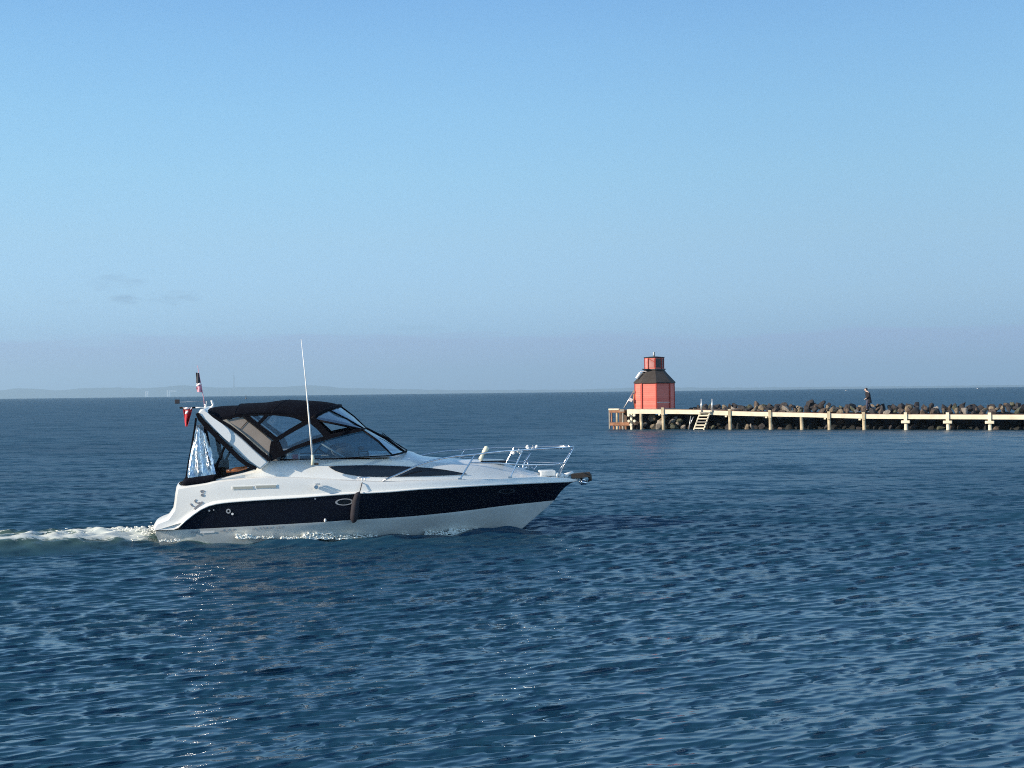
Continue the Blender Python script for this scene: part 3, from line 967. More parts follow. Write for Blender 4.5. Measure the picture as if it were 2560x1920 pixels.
# bow rail (one per side), stanchions, mid rail
def rail_pts(lst, sgn): return [Vector((p.x, p.y * sgn, p.z)) for p in lst]
def by(x): return -max(0.0, b_n1(x) - 0.12)
def rp(u, v, inset=0.12):
    return place(u, v, lambda x: max(0.03, b_n1(x) - inset) if x < XE_N1 - 0.15 else 0.03)
railtop = [rp(955, 1203), rp(975, 1194), rp(1003, 1182), rp(1043, 1164), rp(1075, 1153), rp(1100, 1147), rp(1140, 1140), rp(1187, 1136), rp(1225, 1131.5), rp(1259, 1128), rp(1300, 1125.5), rp(1345, 1122.5)]
front = P(1434, 1116, 0)
r3 = P(1400, 1119, -0.34)
for sgn in (1, -1):
    rt = MB(); rt.tube(rail_pts(railtop + [P(1378, 1120.5, -0.48), P(1408, 1119, -0.36), P(1427, 1117.5, -0.18), Vector((front.x, -0.01, front.z))], sgn), 0.019, 8)
    o = rt.build('bow_rail', M['steel'], boat, smooth=True)
    for (ut, vt), (ub3, vb3) in (((1187, 1137), (1150, 1198.5)), ((1307, 1126), (1275, 1194.5))):
        s_ = MB(); s_.tube(rail_pts([rp(ut, vt), rp(ub3, vb3, 0.14)], sgn), 0.016, 8)
        bp_ = rp(ub3, vb3, 0.14); s_.box((bp_.x, bp_.y * sgn, bp_.z + 0.015), (0.08, 0.06, 0.03))
        s_.build('stanchion', M['steel'], o, smooth=False)
    m_ = MB(); m_.tube(rail_pts([rp(1175, 1157), rp(1245, 1158), rp(1320, 1162), P(1385, 1161, -0.34), P(1415, 1158, -0.05)], sgn), 0.014, 8)
    m_.build('mid_rail', M['steel'], o, smooth=True)
for sgn in (1, -1):
    s_ = MB(); s_.tube([Vector((front.x, 0.03 * sgn, front.z)), Vector((P(1415, 1152, 0).x, 0.07 * sgn, P(1415, 1152, 0).z)), Vector((P(1396, 1186, 0).x, 0.12 * sgn, P(1396, 1186, 0).z))], 0.017, 8)
    s_.build('stanchion', M['steel'], boat, smooth=True)
for (u, v, y) in ((1318, 1117, .5), (1320, 1123, .45), (1331, 1119, .5), (1341, 1117, .45), (1296, 1127, -.7), (1302, 1131, -.7), (1284, 1132, -.6)):
    cp = MB(); cp.tube([P(u - 2, v + 4, y), P(u, v, y), P(u + 2.5, v - 4, y)], [0.02, 0.035, 0.02], 7)
    cp.build('rail_clip', M['paint'], boat, smooth=True)
# chrome horns / crosses on the fore deck
fd = MB()
fd.tube([P(1326, 1132, .55), P(1310, 1158, .5), P(1306, 1176, .4)], 0.022, 7)
fd.tube([P(1318, 1150, .5), P(1322, 1172, .45)], 0.018, 7)
fd.tube([P(1296, 1166, .4), P(1306, 1172, .4), P(1318, 1168, .4)], 0.02, 7)
fd.build('fender_basket', M['steel'], boat, smooth=True)
an = MB(); an.tube([P(1328, 1166, .55), P(1336, 1174, .5), P(1342, 1162, .5)], [.02, .03, .015], 7)
an.build('deck_cleat', M['steel'], boat, smooth=True)
# spot light on the fore deck
sp = MB(); sp.tube([P(1200, 1150, 0.1), P(1207, 1136, 0.1)], [0.05, 0.035], 10); sp.tube([P(1207, 1136, 0.1), P(1211, 1130, .1), P(1217, 1119, 0.1), P(1218.5, 1116, .1)], [0.04, 0.055, 0.055, 0.02], 10)
sp.build('search_light', M['cream'], boat, smooth=True)
# fore hatch and windlass
hh = MB(); q = P(1230, 1152, 0); hh.box((q.x, 0, q.z - 0.01), (0.55, 0.55, 0.06))
hh.build('deck_hatch', M['smoked'], boat, bevel=0.02)
wd = MB(); a = P(1348, 1185, 0); b = P(1387, 1187, 0)
wd.box(((a.x + b.x) / 2, 0, a.z + 0.02), (b.x - a.x, 0.34, 0.12)); wd.tube([(b.x, -0.12, b.z + 0.02), (b.x + .05, -.12, b.z - 0.0)], .06, 8)
wd.build('anchor_locker', M['gel'], boat, bevel=0.03)
w3 = MB(); c = P(1402, 1190, 0); w3.sphere((c.x, 0, c.z + .01), .07, 10, 7, (1, 1, .8)); w3.sphere((c.x + .12, 0.02, c.z), .06, 10, 7); w3.tube([(c.x, 0, c.z), P(1433, 1182, 0)], [0.03, 0.045], 8)
w3.build('windlass', M['paint'], boat, smooth=True)
rl = MB()
a = P(1428, 1190, 0); b = P(1474, 1186, 0)
rl.box(((a.x + b.x) / 2, 0, (a.z + b.z) / 2), ((b.x - a.x), 0.16, 0.11), Matrix.Rotation(-0.08, 3, 'Y'))
rl.tube([P(1468, 1184, 0), P(1474, 1188, 0), P(1476, 1200, 0), P(1470, 1203, 0)], [0.05, 0.05, 0.04, 0.02], 8)
rl.build('bow_roller', M['brownblock'], boat, bevel=0.015)
an = MB()
an.tube([P(1440, 1197, 0), P(1455, 1198, 0), P(1468, 1203, 0)], [0.03, 0.03, 0.02], 8)
for sgn in (1, -1):
    an.tube([P(1452, 1198, 0) + Vector((0, 0, 0)), P(1457, 1206, 0.14 * sgn), P(1464, 1208, 0.08 * sgn), P(1471, 1204, 0)], [0.03, 0.035, 0.03, 0.01], 8)
an.tube([P(1447, 1203, 0), P(1456, 1210, 0), P(1462, 1209, 0)], [0.02, 0.035, 0.02], 8)
an.build('anchor', M['steel'], boat, smooth=True)
# bow tip underside fairing closing the stem
# long aerial
ae = MB(); ae.tube([P(782, 1163, -1.33), P(782, 1148, -1.33), P(781, 1138, -1.33)], [0.04, 0.035, 0.03], 10)
aeb = ae.build('aerial_mount', M['cream'], boat, smooth=True)
ae = MB(); ae.tube([P(781, 1140, -1.33), P(772, 1040, -1.33), P(763, 940, -1.33), P(753, 848, -1.33)], [0.019, 0.016, 0.011, 0.006], 8)
ae.build('aerial', M['paint'], aeb, smooth=True)
bx = MB(); q = P(789, 1160, -1.32); bx.box(q, (0.12, 0.07, 0.05)); bx.build('aerial_bracket', M['brownblock'], aeb, bevel=0.01)

# fittings on the near side (and their twins)
def yhull(u, v, extra=0.0):
    f = (v - interp(C_N1, u)) / (interp(C_S, max(u, 450)) - interp(C_N1, u))
    if f >= 0:
        ks = sorted(inw); k = np.interp(f, ks, [inw[q] for q in ks])
        p = place(u, v, lambda x: max(0, b_n1(x) - k * min(1, (XE_N1 - x) / 1.2) + extra))
    else:
        g = min(1.0, (v - interp(C_N1, u)) / (interp(C_N0, u) - interp(C_N1, u)))
        xe = XE_N1 * (1 - g) + XE_N0 * g
        p = place(u, v, lambda x: bfun(x, xe, 1.485 * (1 - g) + 1.425 * g, .42 * (1 - g) + .35 * g, 2.4 * (1 - g) + 2.0 * g) + extra)
    return p
def on_hull(name, poly_list, mt, extra, parent=None, th=0.008):
    m_ = MB()
    for poly in poly_list:
        pts = [yhull(u, v, extra) for u, v in poly]
        n_ = len(pts)
        back = [p + Vector((0, th * 2, 0)) for p in pts]
        m_.add(pts + back, [tuple(range(n_))] + [(i, (i + 1) % n_, n_ + (i + 1) % n_, n_ + i) for i in range(n_)])
    return m_.build(name, mt, parent or boat)
def rect(u0, v0, u1, v1, sl=0.0): return [(u0, v0), (u1, v0 + sl), (u1, v1 + sl), (u0, v1)]
for (u0, u1, dv) in ((582, 634, 0), (639, 692, -3)):
    fr = on_hull('side_vent', [rect(u0 - 2, 1215.5 + dv, u1 + 1, 1224.5 + dv, -1.5)], M['gel'], 0.012)
    on_hull('grille', [rect(u0 + 1, 1217.2 + dv, u1 - 2, 1223.2 + dv, -1.5)], M['vent'], 0.018, fr)
def ring(cx, cy, rx, ry, n_=24, w=0.22, tilt=0.0):
    out = []
    for i in range(n_):
        a0 = 2 * math.pi * i / n_; a1 = 2 * math.pi * (i + 1) / n_
        q = lambda a, k: (cx + rx * k * math.cos(a), cy + ry * k * math.sin(a) + tilt * (rx * k * math.cos(a)))
        out.append([q(a0, 1), q(a1, 1), q(a1, 1 - w), q(a0, 1 - w)])
    return out
def disc(cx, cy, r, ry=None, n_=12):
    ry = ry or r
    return [[(cx + r * math.cos(2 * math.pi * i / n_), cy + ry * math.sin(2 * math.pi * i / n_)) for i in range(n_)]]
M['dullrim'] = mat('dull_rim', (0.10, 0.11, 0.13), rough=0.35, metal=0.5)
for (cx, cy, rx, ry, mm) in ((861, 1255, 23, 8.5, 'steelrim'), (1267, 1228, 21, 6, 'dullrim'), (1080, 1250, 20, 6, 'dullrim')):
    if cx == 1080: continue
    fr = on_hull('porthole', ring(cx, cy, rx, ry, tilt=-0.05), M['dullrim'] if mm == 'dullrim' else M['palemark'], 0.012)
    on_hull('pane', disc(cx, cy, rx * .8, ry * .75, 20), M['smoked'], 0.006, fr)
for dd_ in (disc(523, 1276.5, 2.6), disc(534, 1275, 1.8), disc(788, 1247, 2.2)):
    on_hull('through_hull_fitting', dd_, M['palemark'], 0.015)
on_hull('fuel_filler', ring(571, 1278, 6.0, 6.0, w=.5), M['palemark'], 0.015)
on_hull('exhaust_outlet', disc(581, 1285, 3.0), M['paint'], 0.02)
q = yhull(813, 1301, 0.02); m_ = MB(); m_.sphere(q, 0.032, 8, 6, (0.8, 1, 1.2)); m_.build('drain_spout', M['paint'], boat, smooth=True)
q = yhull(791, 1217, 0.02); m_ = MB(); m_.tube([q, q + Vector((0.0, -0.10, 0.0))], [0.035, 0.042], 10); m_.box(q + Vector((0.03, -0.05, 0.06)), (0.09, 0.08, 0.02)); m_.build('vent_cowl', M['steel'], boat, smooth=False)
# registration marks on the quarter and faint lettering along the chine
def stroke(line, w):
    out = []
    for i in range(len(line) - 1):
        (a, b), (c, d_) = line[i], line[i + 1]
        l = math.hypot(c - a, d_ - b); nx, ny = -(d_ - b) / l * w / 2, (c - a) / l * w / 2
        out.append([(a + nx, b + ny), (c + nx, d_ + ny), (c - nx, d_ - ny), (a - nx, b - ny)])
    return out
marks = []
marks += stroke([(500, 1228), (506, 1226), (511, 1229)], 2.6) + stroke([(502, 1231), (509, 1232)], 2.4)
marks += ring(505.5, 1238, 4.2, 3.6, 10, .55)
marks += stroke([(490, 1249), (486, 1252), (489, 1256), (494, 1258), (499, 1256)], 2.4)
marks += stroke([(476, 1259), (479, 1264), (483, 1266)], 2.8)
marks += stroke([(486, 1273), (491, 1268), (499, 1262), (506, 1255)], 5.0)
on_hull('lettering', marks, M['greymark'], 0.012)
def on_bottom(polys, name, mt):
    m_ = MB()
    for poly in polys:
        pts = []
        for u, v in poly:
            # lower hull: interpolate the lofted surface between the band edge and the waterline
            t = (u - 389) / (1386 - 389) * (NS - 1); i = int(t)
            a = h0[i].lerp(h0[i + 1], t - i); a2 = ch[i].lerp(ch[i + 1], t - i)
            c_ = min(wl, key=lambda p: abs(p.x - a.x))
            y = a.y
            for _ in range(4):
                q = P(u, v, y)
                k = max(0, min(1, (a2.z - q.z) / (a2.z - c_.z)))
                y = a2.y + (c_.y - a2.y) * k - 0.012
            pts.append(P(u, v, y))
        n_ = len(pts)
        m_.add(pts, [tuple(range(n_))])
    return m_.build(name, mt, boat)
low = []
low += stroke([(478, 1333), (482, 1328), (485, 1333)], 2) + stroke([(487, 1331), (492, 1329), (490, 1334), (497, 1328)], 2)
for (a, b) in ((552, 560), (564, 574), (578, 588), (632, 637), (644, 650), (653, 658), (661, 667), (670, 682), (692, 708)):
    vv = 1326 - (a - 552) * 0.06
    low += stroke([(a, vv + 3), (a + 2, vv - 2), (b, vv - 2.5)], 1.6) + stroke([(a + 1, vv + 3.2), (b, vv + 2)], 1.6) + stroke([(a + (b - a) / 2, vv + 2.5), (a + (b - a) / 2 + 1, vv - 2)], 1.4)
on_bottom(low, 'lettering', M['palemark'])
on_bottom([rect(500, 1329, 536, 1333.5, -2)], 'lettering', M['paint'])
# mooring cleats
for sgn in (1, -1):
    for (u, v) in ((909, 1201),):
        q = place(u, v, lambda x: b_n1(x) - 0.2); q = Vector((q.x, q.y * sgn, q.z))
        m_ = MB(); m_.tube([q + Vector((-.12, 0, .05)), q + Vector((-.05, 0, .06)), q + Vector((.05, 0, .06)), q + Vector((.12, 0, .05))], [.01, .018, .018, .01], 7)
        m_.tube([q + Vector((-.03, 0, -.01)), q + Vector((-.03, 0, .06))], .015, 6); m_.tube([q + Vector((.03, 0, -.01)), q + Vector((.03, 0, .06))], .015, 6)
        m_.build('mooring_cleat', M['steel'], boat, smooth=True)

# ------------------------------------------------------------------ things carried by the boat
def wld(p): return boat.matrix_basis @ p if False else BO + fw * p.x + lf * p.y + Vector((0, 0, p.z))
def boat_thing(name, base):
    o = empty(name, wld(base), psi)
    return o
# fender
fb = yhull(888, 1265, 0.09); ft = yhull(903, 1203, -0.05)
fe = boat_thing('fender', Vector((fb.x, fb.y, fb.z)))
tag(fe, 'dark cloth-covered cylinder fender hanging by a rope over the navy hull band', 'fender')
def rel(p): return p - Vector((fb.x, fb.y, fb.z))
pts = [(899, 1231), (896.5, 1234), (894, 1238), (890, 1252), (887.5, 1268), (886, 1284), (885, 1297), (883.5, 1303), (882.5, 1307)]
rr = [.02, .045, .062, .073, .078, .080, .078, .05, .02]
m_ = MB(); m_.tube([rel(yhull(u, v, 0.085)) for u, v in pts], rr, 12)
m_.build('fender_body', M['fender'], fe, smooth=True)
m_ = MB(); m_.tube([rel(yhull(899, 1231, .085)), rel(yhull(901, 1224, .06)), rel(yhull(905, 1208, .03)), rel(yhull(907, 1203, -0.1))], 0.010, 6)
m_.build('fender_rope', M['rope'], fe, smooth=True)
# white and red box on the cockpit side
q = P(733, 1141, -0.98)
bxr = boat_thing('first_aid_box', q)
tag(bxr, 'small white and red box behind the side windscreen of the motor boat', 'box')
m_ = MB(); m_.box((0, 0, 0.0), (0.26, 0.16, 0.14)); m_.build('box_body', M['paint'], bxr, bevel=0.015)
m_ = MB(); m_.box((0.045, -0.083, -0.005), (0.11, 0.008, 0.10)); m_.build('red_patch', M['redplastic'], bxr)
m_ = MB(); m_.box((0.0, 0, 0.085), (0.22, 0.14, 0.035)); m_.build('box_lid', M['vent'], bxr, bevel=0.01)
# ensign
q = P(511, 1019, 0.0)
en = boat_thing('ensign', q)
tag(en, 'drooping red flag with white band on a level staff behind the boat arch', 'flag')
R_ = lambda p: p - q
m_ = MB(); m_.tube([R_(P(511, 1019, 0)), R_(P(488, 1019, 0))], 0.014, 7); m_.build('staff_socket', M['paint'], en, smooth=True)
m_ = MB(); m_.tube([R_(P(488, 1019, 0)), R_(P(449, 1019.5, 0))], 0.018, 7); m_.build('staff', M['trim'], en, smooth=True)
def cloth(nm, mt, poly_top, poly_bot, par, amp=0.04, y0=0.0, org=None, nw=6):
    """draped cloth between a top edge and a bottom edge given as photo points"""
    m_ = MB(); rows_ = []
    nt_ = 12; ns_ = 16
    for i in range(nt_ + 1):
        t = i / nt_; r = []
        for j in range(ns_ + 1):
            s = j / ns_
            a = (poly_top[0][0] + (poly_top[1][0] - poly_top[0][0]) * s, poly_top[0][1] + (poly_top[1][1] - poly_top[0][1]) * s)
            b = (poly_bot[0][0] + (poly_bot[1][0] - poly_bot[0][0]) * s, poly_bot[0][1] + (poly_bot[1][1] - poly_bot[0][1]) * s)
            u = a[0] + (b[0] - a[0]) * t; v = a[1] + (b[1] - a[1]) * t
            r.append(P(u, v, y0 + amp * math.sin(s * nw + t * 2) * (0.3 + t)) - org)
        rows_.append(r)
    m_.loft(rows_)
    o = m_.build(nm, mt, par, smooth=True)
    sd = o.modifiers.new('thick', 'SOLIDIFY'); sd.thickness = 0.006
    return o
cloth('flag_cloth', M['red'], ((457, 1020), (482, 1020)), ((464, 1066), (469, 1066)), en, 0.07, 0, q, 9)
cloth('white_band', M['flagwhite'], ((457, 1018.5), (481, 1018.5)), ((460, 1023), (478, 1023.5)), en, 0.05, -0.05, q, 9)
cloth('white_band', M['flagwhite'], ((463, 1027), (471, 1027)), ((463, 1035), (467, 1035)), en, 0.03, -0.09, q, 5)
# signal flags
q = P(511, 1019, 0.3)
sf = boat_thing('signal_flags', q)
tag(sf, 'thin slanted pole above the boat arch with limp dark and pink signal flags', 'flags')
m_ = MB(); m_.tube([P(511, 1019, .3) - q, P(510, 1000, .3) - q, P(502, 958, .3) - q, P(494, 914, .3) - q], [0.008, .008, .007, .005], 6); m_.build('pole', M['pink'], sf, smooth=True)
cloth('dark_flag', M['flagdark'], ((489.5, 931), (498, 933)), ((491, 957), (502, 959)), sf, 0.05, 0.3, q, 7)
cloth('pink_flag', M['pink'], ((489.5, 969), (503.5, 959)), ((494, 980), (505, 981)), sf, 0.05, 0.3, q, 7)
cloth('white_flag', M['flagwhite'], ((492, 958), (501, 957)), ((490, 965), (503, 961)), sf, 0.03, 0.26, q, 5)
# wind vane
q = P(516, 1003, 0.6)
wv = boat_thing('wind_vane', q)
tag(wv, 'small dark square vane on a thin level rod left of the boat arch', 'wind vane')
m_ = MB(); m_.tube([P(520, 1003, .6) - q, P(449, 1005, .6) - q], 0.004, 6); m_.tube([P(516, 1003, .6) - q, P(516, 1022, .6) - q], 0.01, 6); m_.build('rod', M['steel'], wv)
m_ = MB(); a = P(443, 1004, .6) - q; m_.box(a, (0.10, 0.03, 0.09)); m_.build('vane', M['flagdark'], wv, bevel=0.01)
# ------------------------------------------------------------------ pier, breakwater, beacon hut
PA = ground(1522, 1073.5)
PB = ground(2474, 1075.0)
pe = (PB - PA).normalized()
pn = Vector((-pe.y, pe.x, 0))
if pn.y < 0: pn = -pn
pier_ang = math.atan2(pe.y, pe.x)
print('pier', PA, PB, 'len', (PB - PA).length)
def PW(u, v, back=0.0):
    """point measured on the vertical plane set 'back' metres behind the pier front"""
    d = ray(u, v)
    t = (PA + pn * back - CAMP).dot(pn) / d.dot(pn)
    return CAMP + d * t
def along(p): return (p - PA).dot(pe)
def pier_xy(s, back, z): return PA + pe * s + pn * back + Vector((0, 0, z))
PRz = Matrix.Rotation(pier_ang, 3, 'Z')

M['cream_wood'] = mat('cream_painted_timber', (0.80, 0.72, 0.55), rough=0.75, var=0.22, vscale=2.2, bump=0.3, bscale=8)
M['pile_wood'] = mat('weathered_pile', (0.60, 0.50, 0.34), rough=0.85, var=0.45, vscale=2.5, bump=0.4, bscale=8)
M['plank'] = mat('pier_planks', (0.16, 0.11, 0.085), rough=0.9, var=0.4, vscale=1.5)
M['rust'] = mat('rusty_steel', (0.42, 0.20, 0.11), rough=0.9, var=0.5, vscale=3, bump=0.3, bscale=10)
M['greywood'] = mat('grey_timber', (0.36, 0.34, 0.30), rough=0.85, var=0.4, vscale=3)
M['redwood'] = None
def boards(name, c1, c2, step, mortar, axis=2):
    m = bpy.data.materials.new(name); m.use_nodes = True
    t = m.node_tree; b = t.nodes['Principled BSDF']; b.inputs['Roughness'].default_value = 0.75
    c = N(t, 'ShaderNodeTexCoord'); s = N(t, 'ShaderNodeSeparateXYZ'); L(t, c.outputs['Object'], s.inputs[0])
    fr = math_node(t, 'FRACT', math_node(t, 'DIVIDE', s.outputs[axis], step))
    gap = math_node(t, 'LESS_THAN', fr, mortar)
    fl = math_node(t, 'FLOOR', math_node(t, 'DIVIDE', s.outputs[axis], step))
    wn = N(t, 'ShaderNodeTexWhiteNoise', noise_dimensions='1D'); L(t, fl, wn.inputs['W'])
    n = N(t, 'ShaderNodeTexNoise'); n.inputs['Scale'].default_value = 3; n.inputs['Detail'].default_value = 6
    L(t, c.outputs['Object'], n.inputs['Vector'])
    k = math_node(t, 'ADD', math_node(t, 'MULTIPLY', wn.outputs[0], 0.5), math_node(t, 'MULTIPLY', n.outputs['Fac'], 0.6))
    col = mix_rgb(t, k, c1, c2)
    col = mix_rgb(t, math_node(t, 'MULTIPLY', gap, 0.6), col, tuple(x * 0.35 for x in c1))
    L(t, col, b.inputs['Base Color'])
    return m
M['redwood'] = boards('red_painted_boards', (0.60, 0.125, 0.095), (0.74, 0.23, 0.18), 0.16, 0.10)
M['redtrim'] = mat('red_trim', (0.42, 0.05, 0.03), rough=0.6)
M['roofing'] = mat('dark_roofing_felt', (0.052, 0.043, 0.039), rough=0.85, var=0.35, vscale=2.5, bump=0.2, bscale=5)
M['blackpaint'] = mat('black_paint', (0.012, 0.016, 0.022), rough=0.5)
M['galv'] = mat('galvanised_steel', (0.55, 0.56, 0.57), rough=0.4, metal=0.6)

BT = [(1500, 1022.5), (1522, 1023), (1640, 1023.6), (1731, 1024.6), (1800, 1027), (1900, 1030), (2000, 1032), (2200, 1036), (2400, 1036.6), (2560, 1037), (2900, 1038)]
BB = [(1500, 1033.5), (1522, 1034), (1640, 1034.5), (1731, 1035.5), (1800, 1038), (1900, 1040.6), (2000, 1042.5), (2200, 1047), (2400, 1048), (2560, 1048.8), (2900, 1051)]
pier = empty('timber_pier', PA, pier_ang)
tag(pier, 'long low timber pier with cream front beam and piles before the breakwater', 'pier')
def prel(p):
    q = p - PA
    return Vector((q.dot(pe), q.dot(pn), q.z))
S0, S1 = prel(PW(1522, 1030)).x, prel(PW(2600, 1040)).x + 8
def ztop(s):
    # beam top height at distance s along the pier
    u = ULUT(s); return prel(PW(u, interp(BT, u))).z
_us = np.linspace(1480, 2900, 400); _ss = [along(PW(u, 1040)) for u in _us]
def ULUT(s): return float(np.interp(s, _ss, _us))
def zbot(s):
    u = ULUT(s); return prel(PW(u, interp(BB, u))).z
# front beam in lengths with small joints
m_ = MB(); sect = []
s = S0 + 1.45
L_beam = []
while s < S1:
    L_beam.append(s); s += 0.9
rows_ = [[Vector((s, 0, ztop(s))), Vector((s, 0, zbot(s))), Vector((s, 0.28, zbot(s))), Vector((s, 0.28, ztop(s))), Vector((s, 0, ztop(s)))] for s in L_beam]
m_.loft(rows_); m_.add(rows_[0][:4], [(0, 1, 2, 3)])
m_.build('front_beam', M['cream_wood'], pier)
m_ = MB()
rows_ = [[Vector((s, 0.285, ztop(s) - 0.06)), Vector((s, 0.285, ztop(s) - 0.16)), Vector((s, 2.0, ztop(s) - 0.16)), Vector((s, 2.0, ztop(s) - 0.06)), Vector((s, 0.285, ztop(s) - 0.06))] for s in [S0] + L_beam]
m_.loft(rows_); m_.build('deck_boards', M['plank'], pier)
# kerb strip of darker red brown behind the beam
m_ = MB()
rows_ = [[Vector((s, 0.30, ztop(s) - 0.055)), Vector((s, 0.30, ztop(s) + 0.035)), Vector((s, 0.42, ztop(s) + 0.035)), Vector((s, 0.42, ztop(s) - 0.055))] for s in L_beam]
m_.loft(rows_); m_.build('kerb_board', mat('brown_board', (0.14, 0.06, 0.04), rough=0.9, var=0.3), pier)
PILES = [(1602, 0, 0.0), (1657, 1, 0.0), (1824, 1, 0), (1925, 1, 0), (2003, 0, 0), (2072, 1, 0), (2159, 1, 0), (2264, 1, 1), (2369, 1, 1), (2474, 1, 1), (2590, 1, 1)]
for u, head, blk in PILES:
    s = along(PW(u, 1040))
    m_ = MB()
    zt = ztop(s) + (0.13 if head else -0.02)
    if u == 1602: r_ = 0.11
    else: r_ = 0.13
    yy = -0.10
    m_.tube([(s, yy + 0.24, -0.9), (s + 0.02, yy + 0.2, 0.1), (s, yy + 0.18, zbot(s) - 0.005)], [r_ * 1.1, r_, r_ * 0.92], 10)
    if head: m_.box((s, -0.045, zt - 0.26), (0.21, 0.085, 0.56))
    m_.build('pile', M['pile_wood'] if not blk else M['cream_wood'], pier, bevel=0.01)
    if blk:
        m_ = MB(); m_.box((s, -0.02, zbot(s) - 0.20), (0.58, 0.24, 0.20)); m_.build('fender_block', M['cream_wood'], pier, bevel=0.03)
        m_ = MB(); m_.box((s - 0.0, 0.02, zbot(s) - 0.05), (0.26, 0.10, 0.09)); m_.build('bracket', M['rust'], pier)
    elif head:
        m_ = MB(); m_.box((s - 0.28, 0.04, zbot(s) - 0.06), (0.14, 0.10, 0.11)); m_.build('bracket', M['cream_wood'], pier)
# left end: rusty frame
def fr_box(u0, v0, u1, v1, back, depth, nm, mt):
    a = prel(PW(u0, v0, back)); b = prel(PW(u1, v1, back))
    m_ = MB(); m_.box(((a.x + b.x) / 2, back + depth / 2, (a.z + b.z) / 2), (abs(b.x - a.x), depth, abs(a.z - b.z)))
    return m_.build(nm, mt, pier, bevel=0.012)
fr_box(1521, 1021.5, 1547, 1025.5, -0.02, 0.3, 'head_beam', M['cream_wood'])
fr_box(1549, 1022.5, 1560, 1029, -0.02, 0.3, 'head_beam', M['greywood'])
fr_box(1523, 1026, 1561, 1031.5, 0.0, 0.25, 'rusty_beam', M['rust'])
fr_box(1525, 1056, 1573, 1064, -0.06, 0.25, 'rusty_beam', M['rust'])
for u0, u1, v0, v1, mt in ((1521.5, 1525, 1026, 1072, 'greywood'), (1527, 1530, 1032, 1055, 'rust'), (1540, 1544, 1031, 1078, 'pile_wood'), (1555, 1558.5, 1031, 1078, 'greywood'), (1575, 1580.5, 1034, 1078, 'cream_wood'), (1532, 1536, 1064, 1078, 'rust'), (1548, 1551, 1064, 1078, 'rust'), (1563, 1566, 1064, 1078, 'rust'), (1598.5, 1603, 1035, 1056, 'pile_wood')):
    fr_box(u0, v0, u1, v1, 0.03, 0.15, 'end_post', M[mt])
for cu, cv_ in ((1571, 1038), (1585, 1038), (1572, 1052.5), (1586, 1052.5), (1577, 1062)):
    c = prel(PW(cu, cv_, -0.12)); m_ = MB(); m_.tube([(c.x, -0.16, c.z), (c.x, 0.02, c.z)], 0.105, 10); m_.build('bumper', M['cream_wood'], pier, bevel=0.01)
# back posts of the end frame running into the dark
for k in range(4):
    m_ = MB(); m_.tube([(S0 + 0.2 + 0.5 * k, 1.2, -0.8), (S0 + 0.2 + 0.5 * k, 1.2, 1.35)], 0.09, 8); m_.build('end_post', M['plank'], pier)

m_ = MB(); m_.box((S0 + 1.45, 1.95, 0.35), (2.6, 0.12, 2.0)); m_.build('dark_backing', M['plank'], pier)  # dark backing added to darken the gap behind the end frame
# boarding stairs
lad = empty('boarding_stairs', PW(1745, 1074, -0.3), pier_ang)
tag(lad, 'weathered stairs with five treads and two upright hand posts leading down from pier to water', 'stairs')
LO = PW(1745, 1074, -0.3)
def lrel(p):
    q = p - LO
    return Vector((q.dot(pe), q.dot(pn), q.z))
for (ut, vt, ub_, vb_) in ((1751, 1030, 1734, 1076), (1776, 1028, 1759, 1076)):
    a = lrel(PW(ut, vt, -0.1)); b = lrel(PW(ub_, vb_, -0.45))
    m_ = MB()
    dd = (a - b).normalized(); sx = Vector((0.06, 0, 0)); sy = Vector((0, 0.03, 0.0))
    m_.tube([b, a], 0.055, 6); m_.build('stringer', M['cream_wood'], lad)
for k in range(6):
    t = (k + 0.3) / 6
    a = lrel(PW(1751, 1030, -0.1)).lerp(lrel(PW(1734, 1076, -0.45)), t); b = lrel(PW(1776, 1028, -0.1)).lerp(lrel(PW(1759, 1076, -0.45)), t)
    m_ = MB(); c = (a + b) / 2; m_.box((c.x, c.y, c.z), ((b - a).length + 0.02, 0.20, 0.085)); m_.build('tread', M['cream_wood'] if k % 3 else M['greywood'], lad, bevel=0.008)
for (ut, vt, vb_) in ((1753.5, 997, 1032), (1780.5, 997, 1030)):
    m_ = MB(); m_.tube([lrel(PW(ut, vb_, -0.05)), lrel(PW(ut, vt, -0.05))], 0.05, 8)
    m_.tube([lrel(PW(ut - 1.5, 1010, -0.05)), lrel(PW(ut - 3.5, 1026, 0.4))], 0.022, 6)
    m_.build('hand_post', M['galv'], lad, smooth=True)
for (a, b) in (((1727, 1040), (1722, 1076)), ((1734, 1042), (1726, 1060))):
    m_ = MB(); m_.tube([lrel(PW(a[0], a[1], 0.1)), lrel(PW(b[0], b[1], 0.0))], 0.035, 7); m_.build('side_rail', M['galv'], lad, smooth=True)

